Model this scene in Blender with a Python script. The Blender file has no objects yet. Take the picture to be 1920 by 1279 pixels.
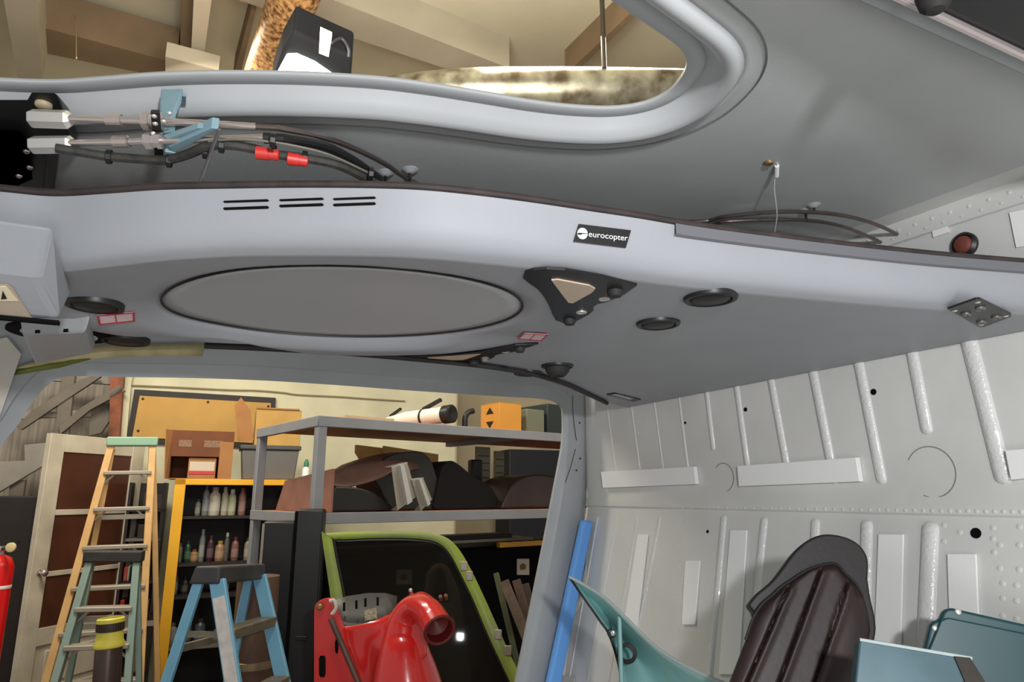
import bpy, bmesh, math, random
from mathutils import Vector as V, Matrix
random.seed(7)
C = bpy.context.scene.collection
# ------------------------------------------------------------------ camera calibration
F = 1280.0; CX, CY = 960.0, 639.5; CAMH = 1.55
PIT = math.atan(290 / F); SP, CP = math.sin(PIT), math.cos(PIT)
CAM = V((0, 0, CAMH))
A = V((0.89883, 0.43830, 0)); L = V((-0.43830, 0.89883, 0)); Z = V((0, 0, 1))   # cabin axes: aft, lateral
def ray(x, y):
    u = (x - CX) / F; v = (CY - y) / F
    return V((u, CP - v * SP, SP + v * CP))
def PP(x, y, p0, n):
    d = ray(x, y); return CAM + d * ((p0 - CAM).dot(n) / d.dot(n))
def PZ(x, y, z): return PP(x, y, CAM + Z * z, Z)                # z above the lens height
def PY(x, y, Y): return PP(x, y, V((0, Y, 0)), V((0, 1, 0)))
def W3(a, l, z): return CAM + A * a + L * l + Z * z
def al(p): q = p - CAM; return (q.dot(A), q.dot(L), q.z)
def PAX(x, y, a): return PP(x, y, W3(a, 0, 0), A)
def PLX(x, y, l): return PP(x, y, W3(0, l, 0), L)
def sm(e0, e1, x):
    t = max(0, min(1, (x - e0) / (e1 - e0))); return t * t * (3 - 2 * t)
def interp(tab, x):
    if x <= tab[0][0]:
        p, q = tab[0], tab[1]; return p[1] + (q[1] - p[1]) * (x - p[0]) / (q[0] - p[0])
    for p, q in zip(tab, tab[1:]):
        if x <= q[0]: break
    return p[1] + (q[1] - p[1]) * (x - p[0]) / (q[0] - p[0])
def catmull(pts, n=6, closed=False):
    pts = [V(p) for p in pts]; out = []; m = len(pts)
    rng = range(m if closed else m - 1)
    for i in rng:
        g = (lambda k: pts[k % m]) if closed else (lambda k: pts[max(0, min(m - 1, k))])
        p0, p1, p2, p3 = g(i - 1), g(i), g(i + 1), g(i + 2)
        for k in range(n):
            t = k / n
            out.append(0.5 * ((2 * p1) + (p2 - p0) * t + (2 * p0 - 5 * p1 + 4 * p2 - p3) * t * t + (3 * p1 - p0 - 3 * p2 + p3) * t ** 3))
    if not closed: out.append(pts[-1])
    return out
def smtab(pts, n=6): return [(p.x, p.y) for p in catmull([(a, b, 0) for a, b in pts], n)]
# ------------------------------------------------------------------ materials
def lin(c):
    return tuple(((v / 255) / 12.92 if v <= 10 else ((v / 255 + 0.055) / 1.055) ** 2.4) for v in c) + (1,)
MATS = {}
def mat(name, rgb, rough=0.5, metal=0.0, var=0.0, vscale=8.0, rgb2=None, bump=0.0, bscale=60.0, spec=0.5, coat=0.0, thr=None, stretch=None):
    if name in MATS: return MATS[name]
    m = bpy.data.materials.new(name); m.use_nodes = True
    nt = m.node_tree; b = nt.nodes['Principled BSDF']
    b.inputs['Base Color'].default_value = lin(rgb); b.inputs['Roughness'].default_value = rough
    b.inputs['Metallic'].default_value = metal; b.inputs['Specular IOR Level'].default_value = spec
    b.inputs['Coat Weight'].default_value = coat
    tc = nt.nodes.new('ShaderNodeTexCoord')
    src = tc.outputs['Object']
    if stretch:
        mp = nt.nodes.new('ShaderNodeMapping'); mp.inputs['Scale'].default_value = stretch
        nt.links.new(src, mp.inputs['Vector']); src = mp.outputs['Vector']
    if var or rgb2:
        nz = nt.nodes.new('ShaderNodeTexNoise'); nz.inputs['Scale'].default_value = vscale; nz.inputs['Detail'].default_value = 6
        nt.links.new(src, nz.inputs['Vector'])
        cr = nt.nodes.new('ShaderNodeValToRGB')
        c1 = rgb2 or tuple(max(0, v * (1 - var)) for v in rgb)
        t0, t1 = thr or (0.3, 0.7)
        cr.color_ramp.elements[0].position = t0; cr.color_ramp.elements[1].position = t1
        cr.color_ramp.elements[0].color = lin(c1); cr.color_ramp.elements[1].color = lin(rgb)
        nt.links.new(nz.outputs['Fac'], cr.inputs['Fac']); nt.links.new(cr.outputs['Color'], b.inputs['Base Color'])
    if bump:
        n2 = nt.nodes.new('ShaderNodeTexNoise'); n2.inputs['Scale'].default_value = bscale; n2.inputs['Detail'].default_value = 3
        nt.links.new(src, n2.inputs['Vector'])
        bp = nt.nodes.new('ShaderNodeBump'); bp.inputs['Strength'].default_value = bump; bp.inputs['Distance'].default_value = 0.004
        nt.links.new(n2.outputs['Fac'], bp.inputs['Height']); nt.links.new(bp.outputs['Normal'], b.inputs['Normal'])
    MATS[name] = m; return m
def emis(name, rgb, s):
    m = bpy.data.materials.new(name); m.use_nodes = True; b = m.node_tree.nodes['Principled BSDF']
    b.inputs['Base Color'].default_value = lin(rgb); b.inputs['Emission Color'].default_value = lin(rgb); b.inputs['Emission Strength'].default_value = s
    MATS[name] = m; return m
M_HEAD = mat('headliner_paint', (160, 163, 169), 0.55, var=0.05, vscale=5, bump=0.06, bscale=140)
M_OVAL = mat('oval_panel_paint', (180, 182, 184), 0.5, var=0.04, vscale=3, bump=0.04, bscale=160)
M_ROOF = mat('roof_paint', (196, 199, 199), 0.38, var=0.06, vscale=4)
M_BULK = mat('bulkhead_paint', (222, 222, 218), 0.36, var=0.06, vscale=5, bump=0.10, bscale=55)
M_BEAD = mat('gloss_bulkhead_paint', (222, 222, 220), 0.2, bump=0.4, bscale=150, coat=0.6)
M_LOWER_ = mat('lower_bulkhead_paint', (220, 217, 212), 0.4, var=0.07, vscale=6, bump=0.10, bscale=55)
M_FRAME = mat('door_frame_paint', (172, 176, 180), 0.45, var=0.06, vscale=6)
M_FOAM = mat('white_foam', (246, 246, 244), 0.85, bump=0.1, bscale=300)
M_BLK = mat('black_plastic', (26, 26, 28), 0.42)
M_BLKM = mat('matte_black', (12, 12, 13), 0.85, spec=0.12)
M_RUB = mat('dark_rubber', (38, 36, 36), 0.7)
M_SEAL = mat('brown_black_edge', (64, 54, 52), 0.7, var=0.3, vscale=40)
M_STEEL = mat('steel', (214, 202, 198), 0.25, 0.85)
M_ALU = mat('aluminium', (214, 212, 206), 0.4, 0.6)
M_TEALB = mat('teal_bracket_paint', (128, 156, 166), 0.45)
M_RED = mat('red_plastic', (200, 52, 46), 0.4)
M_WHITE = mat('white_print', (235, 235, 235), 0.5)
M_REDP = mat('red_print', (190, 50, 60), 0.5)
M_PINK = mat('pink_label', (222, 196, 200), 0.5)
M_BEIGE = mat('beige_lens', (214, 192, 168), 0.4)
# carbon weave bump for the roof skin
nt = M_ROOF.node_tree
tc = nt.nodes.new('ShaderNodeTexCoord'); wv = nt.nodes.new('ShaderNodeTexWave'); wv.inputs['Scale'].default_value = 110
wv.bands_direction = 'DIAGONAL'; wv.inputs['Distortion'].default_value = 0.6
bp = nt.nodes.new('ShaderNodeBump'); bp.inputs['Strength'].default_value = 0.12; bp.inputs['Distance'].default_value = 0.0006
nt.links.new(tc.outputs['Object'], wv.inputs['Vector']); nt.links.new(wv.outputs['Fac'], bp.inputs['Height'])
nt.links.new(bp.outputs['Normal'], nt.nodes['Principled BSDF'].inputs['Normal'])
# ------------------------------------------------------------------ mesh helpers
class MB:
    def __init__(s): s.v = []; s.f = []
    def add(s, vs, fs):
        o = len(s.v); s.v += [V(p) for p in vs]; s.f += [tuple(i + o for i in f) for f in fs]; return s
    def obox(s, p, ex, ey, ez):                      # corner + three edge vectors
        vs = [p + ex * i + ey * j + ez * k for k in (0, 1) for j in (0, 1) for i in (0, 1)]
        return s.add(vs, [(0, 2, 3, 1), (4, 5, 7, 6), (0, 1, 5, 4), (2, 6, 7, 3), (0, 4, 6, 2), (1, 3, 7, 5)])
    def cbox(s, c, ex, ey, ez): return s.obox(V(c) - ex / 2 - ey / 2 - ez / 2, ex, ey, ez)
    def bar(s, p, q, w, h, up=Z):                    # rectangular bar between two points
        d = (q - p); x = d.cross(up).normalized(); u = x.cross(d).normalized()
        return s.obox(p - x * w / 2 - u * h / 2, x * w, d, u * h)
    def prism(s, pts, vec):
        n = len(pts); vs = list(pts) + [V(p) + vec for p in pts]
        return s.add(vs, [tuple(range(n)), tuple(range(2 * n - 1, n - 1, -1))] + [(i, (i + 1) % n, n + (i + 1) % n, n + i) for i in range(n)])
    def grid(s, rows, closed=False):
        m = len(rows[0]); vs = [p for r in rows for p in r]; fs = []
        for i in range(len(rows) - 1):
            for j in range(m if closed else m - 1):
                k = (j + 1) % m; fs.append((i * m + j, i * m + k, (i + 1) * m + k, (i + 1) * m + j))
        return s.add(vs, fs)
    def tube(s, path, r, n=10, caps=True):
        path = [V(p) for p in path]; rows = []; rr = r if isinstance(r, (list, tuple)) else [r] * len(path)
        t = (path[1] - path[0]).normalized(); u = t.orthogonal().normalized()
        for i, p in enumerate(path):
            t = (path[min(i + 1, len(path) - 1)] - path[max(i - 1, 0)]).normalized()
            u = (u - t * u.dot(t)).normalized(); w = t.cross(u)
            rows.append([p + (u * math.cos(2 * math.pi * k / n) + w * math.sin(2 * math.pi * k / n)) * rr[i] for k in range(n)])
        o = len(s.v); s.grid(rows, True)
        if caps: s.f.append(tuple(o + k for k in range(n))); s.f.append(tuple(o + (len(path) - 1) * n + k for k in range(n - 1, -1, -1)))
        return s
    def lathe(s, c, axis, prof, n=24):               # prof: (radius, height along axis)
        axis = axis.normalized(); u = axis.orthogonal().normalized(); w = axis.cross(u); rows = []
        for r, h in prof: rows.append([V(c) + axis * h + (u * math.cos(2 * math.pi * k / n) + w * math.sin(2 * math.pi * k / n)) * max(r, 1e-4) for k in range(n)])
        return s.grid(rows, True)
    def build(s, name, m, parent=None, smooth=30, bevel=0.0, seg=2, solid=0.0, off=-1):
        me = bpy.data.meshes.new(name)
        if parent is None:
            xs = [p.x for p in s.v]; ys = [p.y for p in s.v]; zs = [p.z for p in s.v]
            org = V(((min(xs) + max(xs)) / 2, (min(ys) + max(ys)) / 2, min(zs)))
        else: org = ORG[parent]
        loc = V((0, 0, 0)) if parent else org
        me.from_pydata([p - org for p in s.v], [], s.f)
        bm = bmesh.new(); bm.from_mesh(me); bmesh.ops.remove_doubles(bm, verts=bm.verts, dist=1e-5)
        bmesh.ops.recalc_face_normals(bm, faces=bm.faces); bm.to_mesh(me); bm.free()
        if smooth:
            for p in me.polygons: p.use_smooth = True
            me.set_sharp_from_angle(angle=math.radians(smooth))
        me.materials.append(m)
        o = bpy.data.objects.new(name, me); C.objects.link(o); o.location = loc; ORG[o] = org
        if parent: o.parent = parent
        if solid:
            md = o.modifiers.new('thickness', 'SOLIDIFY'); md.thickness = solid; md.offset = off
        if bevel:
            md = o.modifiers.new('bevel', 'BEVEL'); md.width = bevel; md.segments = seg; md.limit_method = 'ANGLE'; md.angle_limit = math.radians(35)
        return o
ORG = {}
LAB = []
def tag(o, label, cat, group=None, kind=None):
    o['label'] = label; o['category'] = cat
    if group: o['group'] = group
    if kind: o['kind'] = kind
    return o
def thing(name, label, cat, loc, group=None):
    o = bpy.data.objects.new(name, None); C.objects.link(o); o.location = loc; o.empty_display_size = 0.1
    ORG[o] = V(loc); return tag(o, label, cat, group)
def structure(o): o['kind'] = 'structure'; return o
# ================================================================== HELICOPTER CABIN
AB = 1.182                                            # rear bulkhead at this aft coordinate
air = thing('helicopter_cabin', 'grey painted bare helicopter cabin with roof, ribbed white rear bulkhead and open doorway', 'helicopter', W3(0.5, 0.95, -1.55))
# --- roof with skylight cut-out
def RZ(a, l):
    z = 0.415 + 0.075 * (a / 1.18) + 0.018 * (1 - ((l - 0.95) / 0.65) ** 2)
    return z - 0.05 * sm(1.3, 1.75, l)
opx = [(1090, -40), (1150, 0), (1182, 22), (1232, 56), (1272, 86), (1287, 112), (1280, 138), (1252, 170), (1208, 191), (1150, 200), (1080, 198), (1000, 189), (900, 172), (800, 156), (700, 144), (560, 136), (420, 134), (300, 137), (180, 146), (100, 151), (0, 148), (-110, 140), (-210, 110), (-260, 20), (-200, -100), (0, -250), (350, -370), (700, -330), (950, -170)]
def PRF(x, y, o=0.0):
    z = 0.43
    for _ in range(15): a, l, _z = al(PZ(x, y, z)); z = RZ(a, l) + o
    return PZ(x, y, z)
opl = [al(PRF(x, y, 0.018) if y > -45 else PZ(x, y, 0.45))[:2] for x, y in opx]
opl = [(p.x, p.y) for p in catmull([(a, l, 0) for a, l in opl], 7, True)]
def offs(poly, d):
    out = []; n = len(poly)
    for i in range(n):
        ax, ay = poly[i - 3]; bx, by = poly[(i + 3) % n]
        t = V((bx - ax, by - ay, 0)).normalized(); nx, ny = t.y, -t.x
        out.append((poly[i][0] + nx * d, poly[i][1] + ny * d))
    return out
area = sum(opl[i - 1][0] * opl[i][1] - opl[i][0] * opl[i - 1][1] for i in range(len(opl)))
sg = 1 if area > 0 else -1
rows = []
for d, h in ((0, 0.020), (0, 0.016), (0.002, 0.0145), (0.019, 0.0150), (0.0205, 0.0165), (0.0215, 0.0155), (0.030, 0.004), (0.038, -0.006), (0.046, -0.009), (0.052, -0.008), (0.060, 0.0), (0.066, 0.0014), (0.08, 0.0014)):
    rows.append([W3(a, l, RZ(a, l) + h) for a, l in offs(opl, sg * d)])
# outer boundary: project radially on a rectangle
last = offs(opl, sg * 0.08); ca = sum(p[0] for p in last) / len(last); cl = sum(p[1] for p in last) / len(last)
A0, A1, L0, L1 = -0.75, AB, 0.27, 1.82
def edge(a, l):
    da, dl = a - ca, l - cl; t = 1e9
    if da > 1e-6: t = min(t, (A1 - ca) / da)
    if da < -1e-6: t = min(t, (A0 - ca) / da)
    if dl > 1e-6: t = min(t, (L1 - cl) / dl)
    if dl < -1e-6: t = min(t, (L0 - cl) / dl)
    return (ca + da * max(t, 1.0), cl + dl * max(t, 1.0))
for k in range(1, 15):
    t = k / 14; rows.append([])
    for a, l in last:
        ea, el = edge(a, l); x, y = a + (ea - a) * t, l + (el - l) * t
        rows[-1].append(W3(x, y, RZ(x, y) + 0.0014 * (1 - sm(0, 0.08, t))))
sl = offs(opl, sg * 0.083)
MB().tube([W3(a, l, RZ(a, l) - 0.0002) for a, l in sl + sl[:1]], 0.0009, 5, False).build('bonding_seam', mat('seam_grey', (110, 112, 114), 0.5), air)
# corner patches so the roof reaches the rear bulkhead corners
mb = MB().grid(rows, True)
MB().grid(rows[:11], True).build('skylight_flange', mat('flange_paint', (190, 193, 195), 0.38, var=0.04, vscale=5), air, smooth=50, solid=0.004, off=1)
roof = MB().grid(rows[10:], True).build('roof_skin', M_ROOF, air, smooth=50, solid=0.004, off=1)
for q in roof.data.polygons: pass
for c in ((A1, L1), (A1, L0)):
    MB().grid([[W3(A1 - i * 0.02 - 0.0, c[1] + (0.95 - c[1]) * j / 12, RZ(A1 - i * 0.02, c[1] + (0.95 - c[1]) * j / 12) + 0.004) for j in range(13)] for i in range(16)]).build('roof_rear_panel', M_ROOF, air)
# --- rear bulkhead (upper vertical part, lower part leaning forward)
BZ = -0.030
def AL_(z): return AB if z >= BZ else AB - 0.24 * (BZ - z)
LB0, LB1 = 0.05, 1.885
ZB = -0.95
mb = MB()
zs = [0.56, 0.30, 0.1, 0.0, -0.012, BZ, -0.034, -0.10, -0.3, -0.6, ZB]
def aoff(z):
    if z > -0.005: return AB
    if z > BZ - 0.001: return AB - 0.006
    return AL_(z)
mb.grid([[W3(aoff(z), LB0 + (LB1 - LB0) * j / 24, z) for j in range(25)] for z in zs])
bmb = mb
NB = V(A) * -1                                        # bulkhead normal, toward the cabin
LOWP = W3(AB, 0, BZ); LOWN = (A + Z * -0.24).normalized()
def PB(x, y): return PP(x, y, W3(AB, 0, 0), A)
def PLO(x, y): return PP(x, y, LOWP, LOWN)
nlo = (LOWN * -1).normalized()
# rivets, holes, scribed circles
rv = bmb
def dome(mb, c, n, r, h=0.35): mb.lathe(c, n, [(r, -0.0005), (r * .85, r * h * .6), (r * .5, r * h * .95), (0, r * h)], 8)
for k in range(44):
    t = k / 43; x = 1262 + t * 720
    P = PP(x, 951 + 10 * t, W3(AB - 0.006, 0, 0), A); dome(rv, P, NB, 0.0032 + 0.0009 * t)
for x, y in [(1800, 998), (1753, 985), (1753, 1020), (1770, 985), (1770, 1015), (1862, 990), (1862, 1010), (1875, 1022), (1864, 1036), (1875, 1066), (1911, 1022), (1911, 1068), (1880, 1094), (1906, 1098), (1880, 1122), (1906, 1127), (1880, 1155), (1906, 1160), (1912, 988)]:
    dome(rv, PLO(x, y), nlo, 0.0048)
for k in range(60):
    dome(rv, PLO(1270 + random.random() * 28 - max(0, (k - 30)) * 0.6, 975 + k * 3.6), nlo, 0.0024)
for x, y in [(1195, 790), (1212, 790), (1197, 812), (1214, 812)]: dome(rv, PB(x, y), NB, 0.003)
bulk = bmb.build('rear_bulkhead', M_BULK, air, smooth=40)
def bead(mb, p, q, r, n):
    path = []; d = (q - p); ln = d.length
    for t, s_ in ((0, .15), (.004, .55), (.012, .9), (.022, 1), (.5, 1), (1, 1)): pass
    steps = [0, 0.1, 0.3, 0.6, 1.0]
    pts = [(0 + s * r, math.sqrt(max(0.02, 1 - (1 - s) ** 2))) for s in steps]
    prof = [(p + d.normalized() * u, k) for u, k in pts] + [(q - d.normalized() * u, k) for u, k in reversed(pts)]
    x = d.cross(n).normalized(); rows = []
    for c, k in prof:
        rows.append([c + x * math.cos(th) * r * k * 1.15 + n * (math.sin(th) * r * k * 0.75 - 0.001) for th in [math.pi * j / 8 for j in range(9)]])
    mb.grid(rows)
upb = [((1812, 620), (1885, 908), 13), ((1708, 650), (1740, 815), 10), ((1608, 670), (1655, 908), 9.5), ((1524, 695), (1566, 908), 9), ((1446, 715), (1481, 905), 7.5), ((1381, 725), (1406, 905), 6.5), ((1325, 735), (1338, 845), 5.5), ((1273, 745), (1293, 905), 3.2), ((1226, 750), (1247, 908), 2.8), ((1182, 750), (1203, 905), 2.8), ((1137, 755), (1158, 910), 2.6)]
for (p, q, w) in upb:
    b = MB(); P, Q = PB(*p), PB(*q); r = w / F * (P - CAM).length * 0.85
    bead(b, P + (P - Q) * 0.25, Q, r, NB); b.build('stiffener_bead', M_BEAD, bulk, smooth=60)
lob = [((1121, 968), (1066, 1279), 3), ((1157, 968), (1101, 1279), 3), ((1196, 968), (1141, 1279), 3.5), ((1238, 968), (1178, 1279), 4), ((1358, 966), (1330, 1279), 7), ((1434, 970), (1402, 1279), 8), ((1530, 972), (1514, 1279), 9), ((1626, 975), (1620, 1279), 11), ((1746, 978), (1733, 1279), 14)]
for (p, q, w) in lob:
    b = MB(); P, Q = PLO(*p), PLO(*q); r = w / F * (P - CAM).length * 0.85
    bead(b, P, Q, r, nlo); b.build('stiffener_bead', M_BEAD, bulk, smooth=60)
# foam strips
for q in ([(1133, 885), (1308, 875), (1312, 908), (1137, 915)], [(1390, 874), (1613, 858), (1620, 903), (1393, 912)], [(1893, 845), (1985, 838), (1995, 890), (1904, 900)]):
    MB().prism([PB(*p) + NB * 0.001 for p in q], NB * 0.012).build('foam_strip', M_FOAM, bulk, smooth=0, bevel=0.001)
for q in ([(1198, 1003), (1217, 1003), (1195, 1195), (1168, 1195)], [(1287, 1052), (1315, 1052), (1305, 1172), (1281, 1172)], [(1372, 995), (1403, 995), (1387, 1265), (1350, 1265)], [(1650, 1003), (1697, 1003), (1692, 1215), (1642, 1215)], [(1779, 1040), (1833, 1040), (1838, 1160), (1783, 1160)]):
    MB().prism([PLO(*p) + nlo * 0.001 for p in q], nlo * 0.004).build('foam_strip', M_FOAM, bulk, smooth=0, bevel=0.001)
for P, n_, r in [(PB(1638, 735), NB, 0.006), (PB(1398, 768), NB, 0.005), (PB(1285, 793), NB, 0.0035), (PLO(1830, 1000), nlo, 0.0085), (PLO(1327, 997), nlo, 0.004)]:
    MB().lathe(P, n_, [(0, 0.001), (r, 0.001), (r, -0.004)], 16).build('drilled_hole', M_BLKM, bulk)
for x, y, r, a0, a1 in [(1745, 885, 0.0435, 60, 330), (1357, 895, 0.033, 75, 290)]:
    c = PB(x, y) + NB * 0.0005
    MB().tube([c + (L * math.cos(math.radians(t)) + Z * math.sin(math.radians(t))) * r for t in range(a0 - 30, a1 - 30, 8)], 0.0008, 5).build('scribed_circle', mat('scribe_grey', (120, 120, 116), 0.6), bulk)
# roof flange on the bulkhead and its rivets
fl = MB()
fl.grid([[W3(AB - 0.002 - o, LB0 + (1.6 - LB0) * j / 24, RZ(AB, LB0 + (1.6 - LB0) * j / 24) + h) for j in range(25)] for o, h in ((0.0, -0.045), (0.003, -0.044), (0.004, -0.006), (0.045, -0.003), (0.045, 0.0))])
rf = fl
for k in range(36):
    l = 0.25 + k * 0.032; dome(rf, W3(AB - 0.006, l, RZ(AB, l) - 0.022), NB, 0.0034); dome(rf, W3(AB - 0.006, l + 0.014, RZ(AB, l) - 0.035), NB, 0.0024)
fl.build('roof_flange', M_BULK, air, smooth=35)
MB().prism([PB(*p) + NB * 0.001 for p in [(1748, 418), (1772, 412), (1782, 436), (1752, 446)]], NB * 0.003).build('white_patch', M_FOAM, bulk, smooth=0)
MB().prism([PB(*p) + NB * 0.001 for p in [(1895, 400), (1960, 385), (1970, 455), (1908, 465)]], NB * 0.003).build('white_patch', M_FOAM, bulk, smooth=0)
# --- far door frame: header rail, aft jamb and fore jamb around the opening
FN = (L - A * 0.24).normalized(); FP0 = W3(0, 1.6, 0)
def PF(x, y, o=0.0): return PP(x, y, FP0 + FN * o, FN)
inner = [(-40, 930), (0, 838), (28, 802), (48, 770), (72, 738), (90, 720), (112, 708), (140, 704), (230, 706), (360, 708), (500, 713), (640, 722), (760, 731), (880, 739), (960, 744), (1010, 747), (1040, 753), (1054, 764), (1057, 785), (1055, 830), (1050, 862), (1038, 925), (1020, 1020), (1000, 1120), (968, 1279), (925, 1480), (890, 1640)]
outer = [(-200, 900), (-160, 780), (-120, 700), (-80, 640), (-40, 600), (0, 580), (60, 570), (120, 570), (230, 570), (360, 570), (500, 575), (640, 590), (760, 600), (880, 610), (960, 620), (1010, 630), (1060, 650), (1098, 690), (1099, 740), (1100, 850), (1100, 890), (1098, 940), (1085, 1040), (1072, 1120), (1047, 1279), (1010, 1480), (980, 1640)]
ip = catmull([PF(*p, .022) for p in inner], 4); op = catmull([PF(*p) for p in outer], 4)
rows = [[p + FN * 0.012 + (p - q).normalized() * -0.004 for p, q in zip(ip, op)], list(ip)]
rows.append([p + (q - p) * 0.08 - FN * 0.002 for p, q in zip(ip, op)])
rows.append([p + (q - p) * 0.17 - FN * 0.006 for p, q in zip(ip, op)])
rows.append([p + (q - p) * 0.19 - FN * 0.013 for p, q in zip(ip, op)])
rows.append([p + (q - p) * 0.45 - FN * 0.0145 for p, q in zip(ip, op)])
rows.append([p + (q - p) * 0.70 - FN * 0.012 for p, q in zip(ip, op)])
rows.append(list(op))
frame = MB().grid(rows).build('far_door_frame', M_FRAME, air, smooth=40, solid=0.003, off=0)
# thin scratches / seam lines on the aft jamb
MB().tube([PF(x, y, -0.0125) for x, y in [(1074, 742), (1074, 770), (1077, 800), (1081, 826)]], 0.0009, 5).build('panel_seam', M_BLKM, frame)
MB().tube([PF(x, y, -0.0125) for x, y in [(1079, 842), (1070, 876), (1060, 905)]], 0.0009, 5).build('panel_seam', M_BLKM, frame)
for x, y in [(1087, 793), (1081, 882), (1088, 860)]:
    nf = MB(); dome(nf, PF(x, y, -0.0115), FN * -1, 0.003); nf.build('rivet', M_BLKM, frame)
# sill and floor under the cabin (carry the loose parts)
MB().obox(W3(-0.9, 0.0, -0.98), A * 2.1, L * 1.9, Z * 0.06).build('floor_panel', M_FRAME, air, bevel=0.004)
MB().obox(W3(0.9, 0.02, -1.45), A * 0.12, L * 1.86, Z * 0.48).build('cross_tube', M_FRAME, air)
MB().obox(W3(-0.6, 0.02, -1.45), A * 0.12, L * 1.86, Z * 0.48).build('cross_tube', M_FRAME, air)
MB().obox(W3(-0.9, 0.25, -1.55), A * 2.2, L * 0.08, Z * 0.11).build('skid', M_FRAME, air, bevel=0.01)
MB().obox(W3(-0.9, 1.55, -1.55), A * 2.2, L * 0.08, Z * 0.11).build('skid', M_FRAME, air, bevel=0.01)
# near door rail (black, with bright sealing edge)
def line_at(px, z): return [PZ(x, y, z) for x, y in px]
q0, q1 = PZ(1610, -46, 0.418), PZ(2080, 176, 0.418)
dn = (q1 - q0).normalized(); nr = V((dn.y, -dn.x, 0))
MB().obox(q0 - dn * .6, dn * 1.6, nr * 0.10, Z * 0.11).build('near_door_rail', M_BLK, air, bevel=0.008)
MB().obox(q0 - dn * .6 - nr * 0.006 - Z * 0.004, dn * 1.6, nr * 0.007, Z * 0.012).build('rail_trim_strip', mat('bright_strip', (196, 186, 184), 0.3, 0.6), air, bevel=0.002)
MB().obox(q0 - dn * .6 - nr * 0.028 + Z * 0.008, dn * 1.6, nr * 0.03, Z * 0.05).build('rail_flange', M_FRAME, air, bevel=0.003)
c = PZ(1755, 22, 0.392)
MB().lathe(c, Z, [(0, 0), (.007, .001), (.012, .006), (.014, .016), (0, .017)], 18).build('rail_stop', M_RUB, air)
# ================================================================== HEADLINER
npx = [(-700, 330), (-350, 340), (-150, 345), (0, 357), (100, 366), (200, 361), (300, 354), (400, 352), (560, 350), (700, 351), (800, 355), (900, 365), (1000, 378), (1100, 393), (1200, 408), (1300, 425), (1450, 445), (1600, 463), (1750, 479), (1920, 493), (2150, 511)]
ZE = 0.315
ntab = sorted(al(PZ(x, y, ZE))[:2] for x, y in npx)
ntab = smtab(ntab, 5)
def nl(a): return interp(ntab, a)
ftab = smtab([(-0.45, 1.17), (-0.22, 1.155), (-0.1, 1.15), (0.03, 1.155), (0.21, 1.2075), (0.36, 1.225), (0.54, 1.25), (0.68, 1.31), (0.8, 1.40), (0.95, 1.52), (1.1, 1.622), (1.18, 1.66)], 5)
def fl_(a): return interp(ftab, a)
EC = (0.194, 0.923); EP, EQ, ER = 0.2472, 0.178, -0.521             # oval recess
def UZ(a): return 0.252 - 0.012 * sm(0.06, -0.16, a)
def erho(a, l):
    c, s_ = math.cos(ER), math.sin(ER); dx, dy = a - EC[0], l - EC[1]
    return math.hypot((dx * c + dy * s_) / EP, (-dx * s_ + dy * c) / EQ)
def epos(rho, t):
    c, s_ = math.cos(ER), math.sin(ER); u, v = EP * rho * math.cos(t), EQ * rho * math.sin(t)
    return EC[0] + u * c - v * s_, EC[1] + u * s_ + v * c
def HZ(a, l):
    rho = erho(a, l)
    far = sm(0.0, 0.75, (l - EC[1]) / 0.19 - 0.2 * abs(a - 0.2) / 0.25)
    return UZ(a) + 0.007 * (1 - sm(0.98, 1.06, rho)) - 0.015 * far * sm(0.99, 1.20, rho) * (1 - sm(1.35, 1.75, rho))
def hprof(a, r):
    n, f = nl(a), fl_(a); u = UZ(a)
    if r <= 0.12:                                     # fascia and roll
        k = r / 0.12; pr = [(0, ZE), (0.002, ZE - 0.006), (0.008, u + 0.030), (0.014, u + 0.016), (0.024, u + 0.006), (0.040, u)]
        x = k * 5; i = min(4, int(x)); t = x - i
        g = lambda i: pr[max(0, min(5, i))]
        P = [V((g(i + m)[0], g(i + m)[1], 0)) for m in (-1, 0, 1, 2)]
        q = 0.5 * ((2 * P[1]) + (P[2] - P[0]) * t + (2 * P[0] - 5 * P[1] + 4 * P[2] - P[3]) * t * t + (3 * P[1] - P[0] - 3 * P[2] + P[3]) * t ** 3)
        z = q.y; l = n + q.x
        if k > .8: z += HZ(a, l) - u
        return l, z
    if r >= 0.94:
        k = (r - 0.94) / 0.06; l = f - 0.02 + 0.022 * math.sin(k * math.pi / 2); return l, HZ(a, f - 0.02) + 0.05 * (1 - math.cos(k * math.pi / 2))
    k = (r - 0.12) / 0.82; l = n + 0.040 + (f - 0.02 - n - 0.040) * k
    return l, HZ(a, l)
NA, NR = 190, 130
rs = [0.12 * i / 22 for i in range(22)] + [0.12 + 0.82 * i / 98 for i in range(98)] + [0.94 + 0.06 * i / 10 for i in range(11)]
HA0, HA1 = -0.45, AB - 0.004
rows = []
for i in range(NA + 1):
    a = HA0 + (HA1 - HA0) * i / NA
    rows.append([W3(a, *hprof(a, r)) for r in rs])
hl = thing('headliner', 'large grey moulded cabin headliner panel with oval recess hanging below the roof', 'headliner', W3(0.4, 0.95, 0.2))
shell = MB().grid(rows).build('moulded_shell', M_HEAD, hl, smooth=60, solid=0.004, off=-1)
# which way solidify went does not matter: both skins are painted
# dark sealing strip along the near edge
aa = [HA0 + (HA1 - HA0) * i / 150 for i in range(151)]
MB().tube([W3(a, nl(a) + 0.0005, ZE + 0.003) for a in aa], 0.0042, 8).build('edge_strip', M_SEAL, hl)
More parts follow.
